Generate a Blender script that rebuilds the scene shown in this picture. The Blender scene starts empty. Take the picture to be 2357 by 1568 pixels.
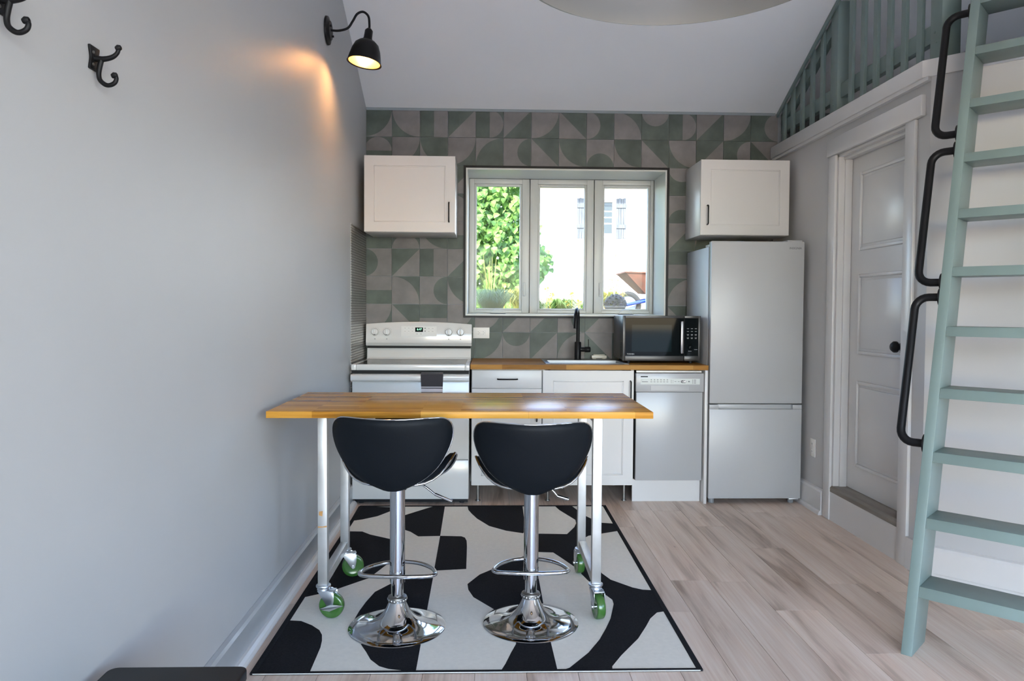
import bpy, bmesh, math, random
from mathutils import Vector, Matrix
random.seed(7)
PI = math.pi
sc = bpy.context.scene
COL = sc.collection

# ------------------------------------------------------------------ camera, world, sun, exposure
def look():
    yaw, pitch, roll = 0.0307694, 0.0300564, 0.00633405
    f = Vector((math.sin(yaw)*math.cos(pitch), math.cos(yaw)*math.cos(pitch), -math.sin(pitch)))
    r = Vector((math.cos(yaw), -math.sin(yaw), 0)); u = r.cross(f)
    c, s = math.cos(roll), math.sin(roll)
    r2 = c*r + s*u; u2 = -s*r + c*u
    m = Matrix((r2, u2, -f)).transposed().to_4x4(); m.translation = Vector((0, 0, 1.28))
    return m
cd = bpy.data.cameras.new('camera'); cam = bpy.data.objects.new('camera', cd); COL.objects.link(cam)
cam.matrix_world = look()
cd.sensor_fit = 'HORIZONTAL'; cd.sensor_width = 36.0; cd.lens = 36.0*1694.29/2357
cd.shift_y = -20.5/2357; cd.clip_start = 0.05; cd.clip_end = 200
sc.camera = cam

w = bpy.data.worlds.new('sky'); sc.world = w; w.use_nodes = True
nt = w.node_tree; bg = nt.nodes['Background']
sky = nt.nodes.new('ShaderNodeTexSky'); sky.sky_type = 'NISHITA'; sky.sun_disc = False
sky.sun_elevation = math.radians(41); sky.sun_rotation = math.radians(200); sky.air_density = 1.0; sky.dust_density = 0.4
tint = nt.nodes.new('ShaderNodeMixRGB'); tint.blend_type = 'MULTIPLY'; tint.inputs[0].default_value = 1.0; tint.inputs[2].default_value = (1.02, 0.965, 1.07, 1)
nt.links.new(sky.outputs[0], tint.inputs[1]); nt.links.new(tint.outputs[0], bg.inputs[0]); bg.inputs[1].default_value = 0.85
sd = bpy.data.lights.new('sun', 'SUN'); sd.energy = 6.0; sd.angle = math.radians(0.6); sd.color = (1.0, 0.90, 0.72)
sun = bpy.data.objects.new('sun', sd); COL.objects.link(sun)
sun.rotation_euler = (math.radians(49), 0, math.radians(-24)); sun.location = (-4, -8, 12)

def portal(name, loc, rot, sx, sy):
    l = bpy.data.lights.new(name, 'AREA'); l.shape = 'RECTANGLE'; l.size = sx; l.size_y = sy; l.energy = 1
    l.cycles.is_portal = True
    o = bpy.data.objects.new(name, l); COL.objects.link(o); o.location = loc; o.rotation_euler = rot
portal('added_door_portal', (1.35, -2.60, 1.3), (PI/2, 0, 0), 4.3, 2.55)
portal('added_window_portal', (3.74, -0.45, 1.475), (0, PI/2, 0), 1.5, 2.1)
portal('kitchen_window_portal', (0.56, 5.90, 1.77), (-PI/2, 0, 0), 1.46, 1.05)
vs = sc.view_settings
vs.view_transform = 'Standard'; vs.look = 'None'; vs.gamma = 1; vs.use_curve_mapping = False; vs.exposure = 1.33

# ------------------------------------------------------------------ materials
MATS = {}
def mat(name, col, rough=0.5, metal=0.0, spec=0.5, var=0.0, vscale=6.0, bump=0.0, bscale=60.0, coat=0.0, emit=None, estr=0.0, trans=0.0, stretch=None, rnd=0.0, sheen=0.0):
    if name in MATS: return MATS[name]
    m = bpy.data.materials.new(name); m.use_nodes = True; MATS[name] = m
    t = m.node_tree; N = t.nodes; L = t.links; b = N['Principled BSDF']
    b.inputs['Base Color'].default_value = (*col, 1); b.inputs['Roughness'].default_value = rough
    b.inputs['Metallic'].default_value = metal; b.inputs['Specular IOR Level'].default_value = spec
    b.inputs['Coat Weight'].default_value = coat; b.inputs['Coat Roughness'].default_value = 0.08
    if trans: b.inputs['Transmission Weight'].default_value = trans
    if sheen: b.inputs['Sheen Weight'].default_value = sheen
    if emit: b.inputs['Emission Color'].default_value = (*emit, 1); b.inputs['Emission Strength'].default_value = estr
    tc = N.new('ShaderNodeTexCoord'); vec = tc.outputs['Object']
    if stretch:
        mp = N.new('ShaderNodeMapping'); mp.inputs['Scale'].default_value = stretch; L.new(vec, mp.inputs[0]); vec = mp.outputs[0]
    if var:
        n = N.new('ShaderNodeTexNoise'); n.inputs['Scale'].default_value = vscale; n.inputs['Detail'].default_value = 6; L.new(vec, n.inputs['Vector'])
        rp = N.new('ShaderNodeValToRGB'); rp.color_ramp.elements[0].position = 0.3; rp.color_ramp.elements[1].position = 0.7
        rp.color_ramp.elements[0].color = tuple(max(0, c*(1-var)) for c in col)+(1,); rp.color_ramp.elements[1].color = tuple(min(1, c*(1+var)) for c in col)+(1,)
        L.new(n.outputs[0], rp.inputs[0]); cout = rp.outputs[0]
        if rnd:
            oi = N.new('ShaderNodeObjectInfo'); hs = N.new('ShaderNodeHueSaturation'); mr = N.new('ShaderNodeMapRange')
            mr.inputs[3].default_value = 1-rnd; mr.inputs[4].default_value = 1+rnd
            L.new(oi.outputs['Random'], mr.inputs[0]); L.new(mr.outputs[0], hs.inputs['Value']); L.new(cout, hs.inputs['Color']); cout = hs.outputs[0]
        L.new(cout, b.inputs['Base Color'])
    if bump:
        n2 = N.new('ShaderNodeTexNoise'); n2.inputs['Scale'].default_value = bscale; n2.inputs['Detail'].default_value = 4; L.new(vec, n2.inputs['Vector'])
        bp = N.new('ShaderNodeBump'); bp.inputs['Strength'].default_value = bump; bp.inputs['Distance'].default_value = 0.002
        L.new(n2.outputs[0], bp.inputs['Height']); L.new(bp.outputs[0], b.inputs['Normal'])
    return m
M_wall = mat('wall_paint', (0.455, 0.457, 0.46), 0.45, var=0.012, vscale=2.5, bump=0.06, bscale=120, spec=0.35)
M_wall2 = mat('white_wall_paint', (0.54, 0.53, 0.525), 0.45, var=0.012, vscale=2.5, bump=0.06, bscale=120, spec=0.35)
M_ceil = mat('ceiling_paint', (0.84, 0.845, 0.85), 0.6, var=0.01, vscale=2, bump=0.05, bscale=90, spec=0.3)
M_trim = mat('trim_paint', (0.67, 0.655, 0.645), 0.28, var=0.015, vscale=5)
M_base = mat('baseboard_paint', (0.40, 0.41, 0.42), 0.22, var=0.02, vscale=8)
M_cab = mat('cabinet_white', (0.63, 0.61, 0.59), 0.3, var=0.01, vscale=4)
M_app = mat('enamel_white', (0.66, 0.65, 0.63), 0.16, coat=0.3)
M_fr = mat('fridge_white', (0.44, 0.44, 0.44), 0.33, bump=0.12, bscale=260)
M_dw = mat('dishwasher_white', (0.41, 0.41, 0.41), 0.25)
M_blk = mat('black_metal', (0.007, 0.007, 0.008), 0.4, spec=0.2)
M_blkplas = mat('black_plastic', (0.008, 0.009, 0.012), 0.45, spec=0.25)
M_gap = mat('shadow_gap_black', (0.004, 0.004, 0.004), 0.7)
M_chrome = mat('chrome', (0.60, 0.61, 0.63), 0.06, metal=1)
M_zinc = mat('zinc_plate', (0.66, 0.69, 0.73), 0.3, metal=1, var=0.1, vscale=30)
M_steel = mat('brushed_steel', (0.30, 0.29, 0.275), 0.42, metal=1, var=0.06, vscale=12)
M_leg = mat('galvanised_tube', (0.56, 0.55, 0.53), 0.4, metal=0.7, var=0.12, vscale=9, bump=0.1, bscale=40)
M_rust = mat('tape_residue', (0.46, 0.23, 0.07), 0.7, var=0.2, vscale=40)
M_vinyl = mat('black_vinyl', (0.005, 0.007, 0.010), 0.5, bump=0.12, bscale=220, spec=0.16)
M_green = mat('sage_green_paint', (0.175, 0.232, 0.218), 0.42, var=0.07, vscale=5, bump=0.1, bscale=50, stretch=(1, 1, 0.4))
M_wheel = mat('green_wheel', (0.045, 0.13, 0.025), 0.22, var=0.1, vscale=20, coat=0.4)
M_glass_blk = mat('black_glass', (0.006, 0.008, 0.009), 0.05, spec=0.06)
M_cook = mat('cooktop_glass', (0.05, 0.046, 0.042), 0.14, spec=0.04)
M_dkst = mat('dark_stainless', (0.055, 0.052, 0.05), 0.33, metal=0.6)
M_graph = mat('graphite_print', (0.12, 0.12, 0.12), 0.5)
M_ltprint = mat('light_print', (0.5, 0.5, 0.5), 0.5)
M_towel = mat('charcoal_towel', (0.045, 0.04, 0.045), 0.95, bump=0.5, bscale=300, sheen=0.2)
M_towelw = mat('towel_stripe', (0.6, 0.55, 0.58), 0.95, bump=0.5, bscale=300)
M_cream = mat('cream_plastic', (0.70, 0.66, 0.56), 0.4)
M_outlet = mat('outlet_white', (0.78, 0.76, 0.72), 0.35)
M_grey = mat('grey_plastic', (0.25, 0.26, 0.27), 0.5)
M_brass = mat('shade_inner_brass', (0.75, 0.50, 0.20), 0.35, metal=0.7)
M_pend = mat('pendant_enamel', (0.22, 0.225, 0.22), 0.4)
M_sill = mat('worn_threshold', (0.27, 0.24, 0.21), 0.6, var=0.25, vscale=14, stretch=(1, 0.15, 1))
M_grout = mat('grout', (0.255, 0.275, 0.28), 0.85, var=0.08, vscale=20)
M_tileg = mat('tile_green', (0.074, 0.093, 0.076), 0.5, var=0.30, vscale=8, rnd=0.08, spec=0.4)
M_tilek = mat('tile_grey', (0.178, 0.164, 0.157), 0.5, var=0.22, vscale=8, rnd=0.07, spec=0.4)
M_rugw = mat('rug_cream', (0.80, 0.76, 0.68), 0.95, bump=0.6, bscale=260, spec=0.1, var=0.03, vscale=60)
M_rugb = mat('rug_black', (0.014, 0.014, 0.016), 0.95, bump=0.8, bscale=260, spec=0.12, var=0.3, vscale=120)
M_winw = mat('window_vinyl', (0.62, 0.63, 0.59), 0.35)
M_rubber = mat('rubber', (0.018, 0.02, 0.022), 0.7)
M_bulb = mat('warm_bulb', (1, 0.8, 0.5), 0.3, emit=(1.0, 0.62, 0.25), estr=18)
M_led = mat('clock_led', (0.1, 0.4, 0.2), 0.4, emit=(0.35, 0.9, 0.55), estr=0.9)

def wood_floor():
    m = bpy.data.materials.new('oak_plank'); m.use_nodes = True
    t = m.node_tree; N = t.nodes; L = t.links; b = N['Principled BSDF']; b.inputs['Roughness'].default_value = 0.38
    tc = N.new('ShaderNodeTexCoord'); oi = N.new('ShaderNodeObjectInfo')
    cmb = N.new('ShaderNodeVectorMath'); cmb.operation = 'ADD'
    sc3 = N.new('ShaderNodeVectorMath'); sc3.operation = 'SCALE'; sc3.inputs['Scale'].default_value = 37.0
    L.new(oi.outputs['Location'], sc3.inputs[0]); L.new(tc.outputs['Object'], cmb.inputs[0]); L.new(sc3.outputs[0], cmb.inputs[1])
    mp = N.new('ShaderNodeMapping'); mp.inputs['Scale'].default_value = (9, 0.9, 1); L.new(cmb.outputs[0], mp.inputs[0])
    n1 = N.new('ShaderNodeTexNoise'); n1.inputs['Scale'].default_value = 1.1; n1.inputs['Detail'].default_value = 5; n1.inputs['Distortion'].default_value = 0.6; L.new(mp.outputs[0], n1.inputs['Vector'])
    mp2 = N.new('ShaderNodeMapping'); mp2.inputs['Scale'].default_value = (60, 1.6, 1); L.new(cmb.outputs[0], mp2.inputs[0])
    n2 = N.new('ShaderNodeTexNoise'); n2.inputs['Scale'].default_value = 2.0; n2.inputs['Detail'].default_value = 6; L.new(mp2.outputs[0], n2.inputs['Vector'])
    r1 = N.new('ShaderNodeValToRGB'); e = r1.color_ramp.elements
    e[0].position = 0.28; e[0].color = (0.35, 0.24, 0.17, 1); e[1].position = 0.66; e[1].color = (0.76, 0.61, 0.505, 1)
    x = r1.color_ramp.elements.new(0.44); x.color = (0.66, 0.51, 0.41, 1)
    L.new(n1.outputs[0], r1.inputs[0])
    mix = N.new('ShaderNodeMixRGB'); mix.blend_type = 'OVERLAY'; mix.inputs[0].default_value = 0.35
    L.new(r1.outputs[0], mix.inputs[1]); L.new(n2.outputs[0], mix.inputs[2])
    hs = N.new('ShaderNodeHueSaturation'); mr = N.new('ShaderNodeMapRange'); mr.inputs[3].default_value = 0.90; mr.inputs[4].default_value = 1.13
    L.new(oi.outputs['Random'], mr.inputs[0]); L.new(mr.outputs[0], hs.inputs['Value']); L.new(mix.outputs[0], hs.inputs['Color'])
    # knots
    mp3 = N.new('ShaderNodeMapping'); mp3.inputs['Scale'].default_value = (4.5, 1.5, 1); L.new(cmb.outputs[0], mp3.inputs[0])
    vo = N.new('ShaderNodeTexVoronoi'); vo.inputs['Scale'].default_value = 2.2; L.new(mp3.outputs[0], vo.inputs['Vector'])
    r2 = N.new('ShaderNodeValToRGB'); r2.color_ramp.elements[0].position = 0.02; r2.color_ramp.elements[1].position = 0.09
    r2.color_ramp.elements[0].color = (0.35, 0.3, 0.28, 1); r2.color_ramp.elements[1].color = (1, 1, 1, 1); L.new(vo.outputs['Distance'], r2.inputs[0])
    m2 = N.new('ShaderNodeMixRGB'); m2.blend_type = 'MULTIPLY'; m2.inputs[0].default_value = 0.7; L.new(hs.outputs[0], m2.inputs[1]); L.new(r2.outputs[0], m2.inputs[2])
    L.new(m2.outputs[0], b.inputs['Base Color'])
    bp = N.new('ShaderNodeBump'); bp.inputs['Strength'].default_value = 0.12; bp.inputs['Distance'].default_value = 0.001; L.new(n2.outputs[0], bp.inputs['Height']); L.new(bp.outputs[0], b.inputs['Normal'])
    return m
M_floor = wood_floor()

def butcher(name, c0, c1, c2, rough, bw=0.42, rh=0.042):
    m = bpy.data.materials.new(name); m.use_nodes = True
    t = m.node_tree; N = t.nodes; L = t.links; b = N['Principled BSDF']; b.inputs['Roughness'].default_value = rough; b.inputs['Specular IOR Level'].default_value = 0.13
    tc = N.new('ShaderNodeTexCoord')
    br = N.new('ShaderNodeTexBrick'); br.offset = 0.37; br.inputs['Scale'].default_value = 1; br.inputs['Mortar Size'].default_value = 0.0006; br.inputs['Bias'].default_value = 0
    br.inputs['Brick Width'].default_value = bw; br.inputs['Row Height'].default_value = rh
    br.inputs['Color1'].default_value = (0, 0, 0, 1); br.inputs['Color2'].default_value = (1, 1, 1, 1); br.inputs['Mortar'].default_value = (0.15, 0.15, 0.15, 1)
    L.new(tc.outputs['Object'], br.inputs['Vector'])
    mp = N.new('ShaderNodeMapping'); mp.inputs['Scale'].default_value = (2.2, 40, 40); L.new(tc.outputs['Object'], mp.inputs[0])
    n = N.new('ShaderNodeTexNoise'); n.inputs['Scale'].default_value = 2.4; n.inputs['Detail'].default_value = 7; n.inputs['Distortion'].default_value = 0.4; L.new(mp.outputs[0], n.inputs['Vector'])
    mx = N.new('ShaderNodeMixRGB'); mx.inputs[0].default_value = 0.55; L.new(br.outputs[0], mx.inputs[1]); L.new(n.outputs[0], mx.inputs[2])
    rp = N.new('ShaderNodeValToRGB'); e = rp.color_ramp.elements; e[0].position = 0.2; e[0].color = (*c0, 1); e[1].position = 0.8; e[1].color = (*c2, 1)
    k = e.new(0.48); k.color = (*c1, 1)
    L.new(mx.outputs[0], rp.inputs[0]); L.new(rp.outputs[0], b.inputs['Base Color'])
    bp = N.new('ShaderNodeBump'); bp.inputs['Strength'].default_value = 0.08; bp.inputs['Distance'].default_value = 0.001; L.new(n.outputs[0], bp.inputs['Height']); L.new(bp.outputs[0], b.inputs['Normal'])
    return m
M_block = butcher('oak_butcher_block', (0.30, 0.115, 0.013), (0.54, 0.245, 0.035), (0.72, 0.37, 0.07), 0.24)
M_count = butcher('counter_butcher_block', (0.20, 0.085, 0.014), (0.36, 0.165, 0.032), (0.46, 0.24, 0.06), 0.42)

def glass_mat():
    m = bpy.data.materials.new('window_glass'); m.use_nodes = True
    t = m.node_tree; N = t.nodes; L = t.links; N.remove(N['Principled BSDF'])
    tr = N.new('ShaderNodeBsdfTransparent'); tr.inputs[0].default_value = (0.93, 0.96, 0.94, 1)
    gl = N.new('ShaderNodeBsdfGlossy'); gl.inputs['Roughness'].default_value = 0.01
    fr = N.new('ShaderNodeFresnel'); fr.inputs[0].default_value = 1.15
    mx = N.new('ShaderNodeMixShader'); L.new(fr.outputs[0], mx.inputs[0]); L.new(tr.outputs[0], mx.inputs[1]); L.new(gl.outputs[0], mx.inputs[2])
    L.new(mx.outputs[0], N['Material Output'].inputs[0]); return m
M_glass = glass_mat()

def emboss_mat():
    m = bpy.data.materials.new('embossed_steel'); m.use_nodes = True
    t = m.node_tree; N = t.nodes; L = t.links; b = N['Principled BSDF']
    b.inputs['Metallic'].default_value = 0.85; b.inputs['Roughness'].default_value = 0.36
    tc = N.new('ShaderNodeTexCoord'); mp = N.new('ShaderNodeMapping'); mp.inputs['Scale'].default_value = (1, 1, 1); mp.inputs['Rotation'].default_value = (0, PI/2, 0)
    sep = N.new('ShaderNodeSeparateXYZ'); L.new(tc.outputs['Object'], sep.inputs[0])
    cb = N.new('ShaderNodeCombineXYZ'); L.new(sep.outputs[1], cb.inputs[0]); L.new(sep.outputs[2], cb.inputs[1])
    br = N.new('ShaderNodeTexBrick'); br.inputs['Scale'].default_value = 1; br.inputs['Brick Width'].default_value = 0.055; br.inputs['Row Height'].default_value = 0.017
    br.inputs['Mortar Size'].default_value = 0.0035; br.inputs['Mortar Smooth'].default_value = 0.6
    br.inputs['Color1'].default_value = (0.55, 0.54, 0.52, 1); br.inputs['Color2'].default_value = (0.5, 0.49, 0.47, 1); br.inputs['Mortar'].default_value = (0.22, 0.21, 0.2, 1)
    L.new(cb.outputs[0], br.inputs['Vector']); L.new(br.outputs[0], b.inputs['Base Color'])
    bp = N.new('ShaderNodeBump'); bp.inputs['Strength'].default_value = 0.8; bp.inputs['Distance'].default_value = 0.004; bp.invert = True
    L.new(br.outputs['Fac'], bp.inputs['Height']); L.new(bp.outputs[0], b.inputs['Normal'])
    return m
M_emb = emboss_mat()

# ------------------------------------------------------------------ mesh helpers
class MB:
    """collects geometry (world or thing-local coordinates) for one mesh"""
    def __init__(s): s.v = []; s.f = []; s.mi = []
    def add(s, vs, fs, mi=0):
        o = len(s.v); s.v += [tuple(p) for p in vs]; s.f += [[i+o for i in f] for f in fs]; s.mi += [mi]*len(fs); return s
    def box(s, x0, x1, y0, y1, z0, z1, mi=0):
        return s.add([(x0,y0,z0),(x1,y0,z0),(x1,y1,z0),(x0,y1,z0),(x0,y0,z1),(x1,y0,z1),(x1,y1,z1),(x0,y1,z1)],
                     [(0,3,2,1),(4,5,6,7),(0,1,5,4),(1,2,6,5),(2,3,7,6),(3,0,4,7)], mi)
    def obox(s, c, ax, ay, az, hx, hy, hz, mi=0):
        c = Vector(c); ax = Vector(ax).normalized()*hx; ay = Vector(ay).normalized()*hy; az = Vector(az).normalized()*hz
        P = [c-ax-ay-az, c+ax-ay-az, c+ax+ay-az, c-ax+ay-az, c-ax-ay+az, c+ax-ay+az, c+ax+ay+az, c-ax+ay+az]
        return s.add(P, [(0,3,2,1),(4,5,6,7),(0,1,5,4),(1,2,6,5),(2,3,7,6),(3,0,4,7)], mi)
    def prism(s, poly, d, mi=0):
        n = len(poly); d = Vector(d); a = [Vector(p) for p in poly]; b = [p+d for p in a]
        return s.add(a+b, [list(range(n-1,-1,-1)), list(range(n,2*n))]+[(i,(i+1)%n,n+(i+1)%n,n+i) for i in range(n)], mi)
    def tube(s, pts, r, n=10, closed=False, cap=True, mi=0):
        P = [Vector(p) for p in pts]; m = len(P); rs = r if isinstance(r, (list, tuple)) else [r]*m
        rings = []; up = None
        for i in range(m):
            if closed: t = P[(i+1) % m]-P[i-1]
            else: t = P[min(i+1, m-1)]-P[max(i-1, 0)]
            t.normalize()
            if up is None:
                up = Vector((0,0,1)) if abs(t.z) < 0.9 else Vector((1,0,0))
            a = (up - t*up.dot(t)).normalized(); b = t.cross(a); up = a
            rings.append([P[i]+(a*math.cos(2*PI*k/n)+b*math.sin(2*PI*k/n))*rs[i] for k in range(n)])
        vs = [p for rg in rings for p in rg]; fs = []
        for i in range(m if closed else m-1):
            j = (i+1) % m
            for k in range(n): fs.append((i*n+k, i*n+(k+1) % n, j*n+(k+1) % n, j*n+k))
        if cap and not closed: fs += [list(range(n-1,-1,-1)), [(m-1)*n+k for k in range(n)]]
        return s.add(vs, fs, mi)
    def cyl(s, p0, p1, r, r2=None, n=20, mi=0):
        return s.tube([p0, p1], [r, r if r2 is None else r2], n, mi=mi)
    def lathe(s, prof, c=(0,0,0), axis=(0,0,1), n=32, mi=0, closed=False):
        """prof: list of (radius, height along axis)"""
        ax = Vector(axis).normalized(); a = ax.orthogonal().normalized(); b = ax.cross(a); c = Vector(c)
        vs = []; fs = []; m = len(prof)
        for r, h in prof:
            for k in range(n):
                q = 2*PI*k/n; vs.append(c+ax*h+(a*math.cos(q)+b*math.sin(q))*r)
        for i in range(m if closed else m-1):
            j = (i+1) % m
            for k in range(n): fs.append((i*n+k, i*n+(k+1) % n, j*n+(k+1) % n, j*n+k))
        return s.add(vs, fs, mi)

def wloc(o):
    v = Vector((0,0,0))
    while o is not None: v += o.location; o = o.parent
    return v
def tag(o, label=None, cat=None, group=None, kind=None):
    if label: o['label'] = label
    if cat: o['category'] = cat
    if group: o['group'] = group
    if kind: o['kind'] = kind
    return o
def obj(name, mb, material, parent=None, bevel=0.0, smooth=False, local=False, loc=None, seg=2, angle=40, tri=False):
    me = bpy.data.meshes.new(name)
    off = Vector((0,0,0))
    if parent is not None and not local: off = wloc(parent)
    elif loc is not None: off = Vector(loc)
    me.from_pydata([tuple(Vector(p)-off) for p in mb.v], [], mb.f)
    for i, p in enumerate(me.polygons): p.material_index = mb.mi[i]
    bm = bmesh.new(); bm.from_mesh(me)
    bmesh.ops.recalc_face_normals(bm, faces=bm.faces)
    if bevel:
        ed = [e for e in bm.edges if len(e.link_faces) == 2 and e.calc_face_angle(0) > math.radians(angle)]
        bmesh.ops.bevel(bm, geom=ed, offset=bevel, segments=seg, profile=0.5, affect='EDGES', clamp_overlap=True)
    if tri: bmesh.ops.triangulate(bm, faces=bm.faces)
    bm.to_mesh(me); bm.free()
    for m in (material if isinstance(material, (list, tuple)) else [material]): me.materials.append(m)
    if smooth or bevel:
        for p in me.polygons: p.use_smooth = True
        me.set_sharp_from_angle(angle=math.radians(50 if smooth else 30))
    o = bpy.data.objects.new(name, me); COL.objects.link(o)
    if parent is not None: o.parent = parent
    elif loc is not None: o.location = loc
    return o
def thing(name, loc, label, cat, group=None, rz=0.0):
    o = bpy.data.objects.new(name, None); COL.objects.link(o); o.location = loc; o.rotation_euler = (0, 0, rz); o.empty_display_size = 0.1
    return tag(o, label, cat, group)
def struct(name, mb, material, parent=None, **k):
    o = obj(name, mb, material, parent, **k)
    if parent is None: o['kind'] = 'structure'
    return o
def copy_tree(o, parent=None):
    c = o.copy(); COL.objects.link(c); c.parent = parent
    for ch in [x for x in bpy.data.objects if x.parent == o]: copy_tree(ch, c)
    return c
def B(*a): return MB().box(*a)
def text(name, s, size, loc, rot, material, parent, extrude=0.0004, align='CENTER'):
    cu = bpy.data.curves.new(name, 'FONT'); cu.body = s; cu.size = size; cu.extrude = extrude; cu.align_x = align; cu.align_y = 'CENTER'; cu.resolution_u = 3
    t = bpy.data.objects.new(name+'_tmp', cu); COL.objects.link(t)
    me = bpy.data.meshes.new_from_object(t.evaluated_get(bpy.context.evaluated_depsgraph_get())); bpy.data.objects.remove(t)
    me.name = name; me.materials.clear(); me.materials.append(material)
    o = bpy.data.objects.new(name, me); COL.objects.link(o)
    o.parent = parent; o.location = Vector(loc)-wloc(parent); o.rotation_euler = rot
    return o
def arc(c, r, a0, a1, n, ax=(1,0,0), ay=(0,0,1)):
    c = Vector(c); ax = Vector(ax); ay = Vector(ay)
    return [c+ax*math.cos(a0+(a1-a0)*i/n)*r+ay*math.sin(a0+(a1-a0)*i/n)*r for i in range(n+1)]
def catmull(P, n=6, closed=False):
    P = [Vector(p) for p in P]; out = []; m = len(P)
    for i in range(m if closed else m-1):
        g = (lambda k: P[k % m]) if closed else (lambda k: P[max(0, min(m-1, k))])
        a, b, c, d = g(i-1), g(i), g(i+1), g(i+2)
        for k in range(n):
            t = k/n
            out.append(0.5*((2*b)+(c-a)*t+(2*a-5*b+4*c-d)*t*t+(3*b-a-3*c+d)*t**3))
    if not closed: out.append(P[-1])
    return out

# ------------------------------------------------------------------ the room
XL, YB, XR, YR, XE = -0.905, 5.43, 2.105, -2.5, 3.62
SL = 0.486; ZE = 2.742                      # ceiling slope and its height at the back wall
YRIDGE = 1.55; ZR = ZE+SL*(YB-YRIDGE)
def zc(y): return ZE+SL*(YB-y) if y > YRIDGE else ZR-SL*(YRIDGE-y)
CN = (2.105, 3.49)                          # corner where the closet wall turns diagonal
DE = (XE, CN[1]-(XE-CN[0]))                 # its far end
T = 0.14

floor = struct('floor', B(XL-T, XE+T, YR-T, YB+0.4, -0.2, -0.012), M_grout)
pw, pl = 0.182, 1.22
k = 0; x = XL-0.05; meshes = {}
while x < XE:
    y = YR - random.uniform(0.1, 1.1)
    while y < YB:
        y0, y1 = max(y, YR), min(y+pl, YB); x0, x1 = max(x, XL), min(x+pw, XE)
        if y1-y0 > 0.02 and not (x0 > CN[0]+0.25 and y0 > CN[1]):
            g = 0.0006
            key = (round(x1-x0, 3), round(y1-y0, 3))
            c = ((x0+x1)/2, (y0+y1)/2, -0.006)
            if key in meshes:
                o = bpy.data.objects.new('plank', meshes[key]); COL.objects.link(o); o.parent = floor; o.location = c
            else:
                hx, hy = (x1-x0)/2-g, (y1-y0)/2-g
                o = obj('plank', B(-hx, hx, -hy, hy, -0.006, 0.006), M_floor, None, bevel=0.0008, seg=1); o.parent = floor; o.location = c
                meshes[key] = o.data
        y += pl
    x += pw

def wall_y(name, x, t, ys, z0=0.0):          # gable-shaped wall in the YZ plane
    pts = [(x, ys[0], z0)]+[(x, y, zc(y)) for y in ys]+[(x, ys[-1], z0)]
    return struct(name, MB().prism(pts, (t, 0, 0)), M_wall)
wl = wall_y('wall_left', XL, -T, [YR-T, YRIDGE, YB+T])
GY0, GY1, GZ0, GZ1 = -1.5, 0.6, 0.75, 2.2
m = MB()
m.prism([(XE, GY1, 0)]+[(XE, y, zc(y)) for y in (GY1, YRIDGE, YB+T)]+[(XE, YB+T, 0)], (T, 0, 0)).prism([(XE, YR-T, 0), (XE, YR-T, zc(YR-T)), (XE, GY0, zc(GY0)), (XE, GY0, 0)], (T, 0, 0))
m.box(XE, XE+T, GY0, GY1, 0, GZ0).prism([(XE, GY0, GZ1), (XE, GY0, zc(GY0)), (XE, GY1, zc(GY1)), (XE, GY1, GZ1)], (T, 0, 0))
struct('wall_gable', m, M_wall)
m = MB().box(XE+0.02, XE+0.08, GY0, GY0+0.06, GZ0, GZ1).box(XE+0.02, XE+0.08, GY1-0.06, GY1, GZ0, GZ1).box(XE+0.02, XE+0.08, -0.49, -0.41, GZ0, GZ1).box(XE+0.02, XE+0.08, GY0+0.06, GY1-0.06, GZ0, GZ0+0.06).box(XE+0.02, XE+0.08, GY0+0.06, GY1-0.06, GZ1-0.06, GZ1)
w2 = struct('added_window', m, M_trim)  # unseen window, added to bring daylight onto the left wall
for a, b in ((GY0+0.06, -0.49), (-0.41, GY1-0.06)): obj('pane', B(XE+0.045, XE+0.051, a, b, GZ0+0.06, GZ1-0.06), M_glass, w2)
# closet wall with the door: opening y 3.70..4.425, z up to 2.245 (raised threshold)
DY0, DY1, DZ = 3.675, 4.425, 2.225
m = MB().box(XR, XR+0.11, DY1, YB, 0, 2.42).box(XR, XR+0.11, CN[1], DY0, 0, 2.42).box(XR, XR+0.11, DY0, DY1, DZ, 2.42).box(XR, XR+0.11, DY0, DY1, 0, 0.165)
struct('wall_right', m, M_wall2)
dv = Vector((1, -1, 0)).normalized(); dn = Vector((1, 1, 0)).normalized()
Ld = (Vector((DE[0], DE[1], 0))-Vector((CN[0], CN[1], 0))).length
struct('wall_diagonal', MB().prism([(CN[0], CN[1], 0), (DE[0], DE[1], 0), (DE[0]+0.08, DE[1]+0.08, 0), (CN[0]+0.11, CN[1]+0.05, 0)], (0, 0, 2.42)), M_wall2)
# ceiling slabs
struct('ceiling', MB().prism([(XL-T, YB+0.5, zc(YB+0.5)), (XL-T, YRIDGE, ZR), (XL-T, YR-0.3, zc(YR-0.3)), (XL-T, YR-0.3, zc(YR-0.3)+0.2), (XL-T, YRIDGE, ZR+0.2), (XL-T, YB+0.5, zc(YB+0.5)+0.2)], (XE-XL+2*T, 0, 0)), M_ceil)
# back wall (masonry with deep window opening)
WX0, WX1, WZ0, WZ1, WD = -0.177, 1.306, 1.233, 2.316, 0.42
m = MB()
m.box(XL-T, WX0, YB+0.008, YB+WD, 0, ZE-0.01).box(WX1, XE+T, YB+0.008, YB+WD, 0, ZE-0.01).box(WX0, WX1, YB+0.008, YB+WD, 0, WZ0).box(WX0, WX1, YB+0.008, YB+WD, WZ1, ZE-0.01)
wb = struct('wall_back', m, M_grout)
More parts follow.
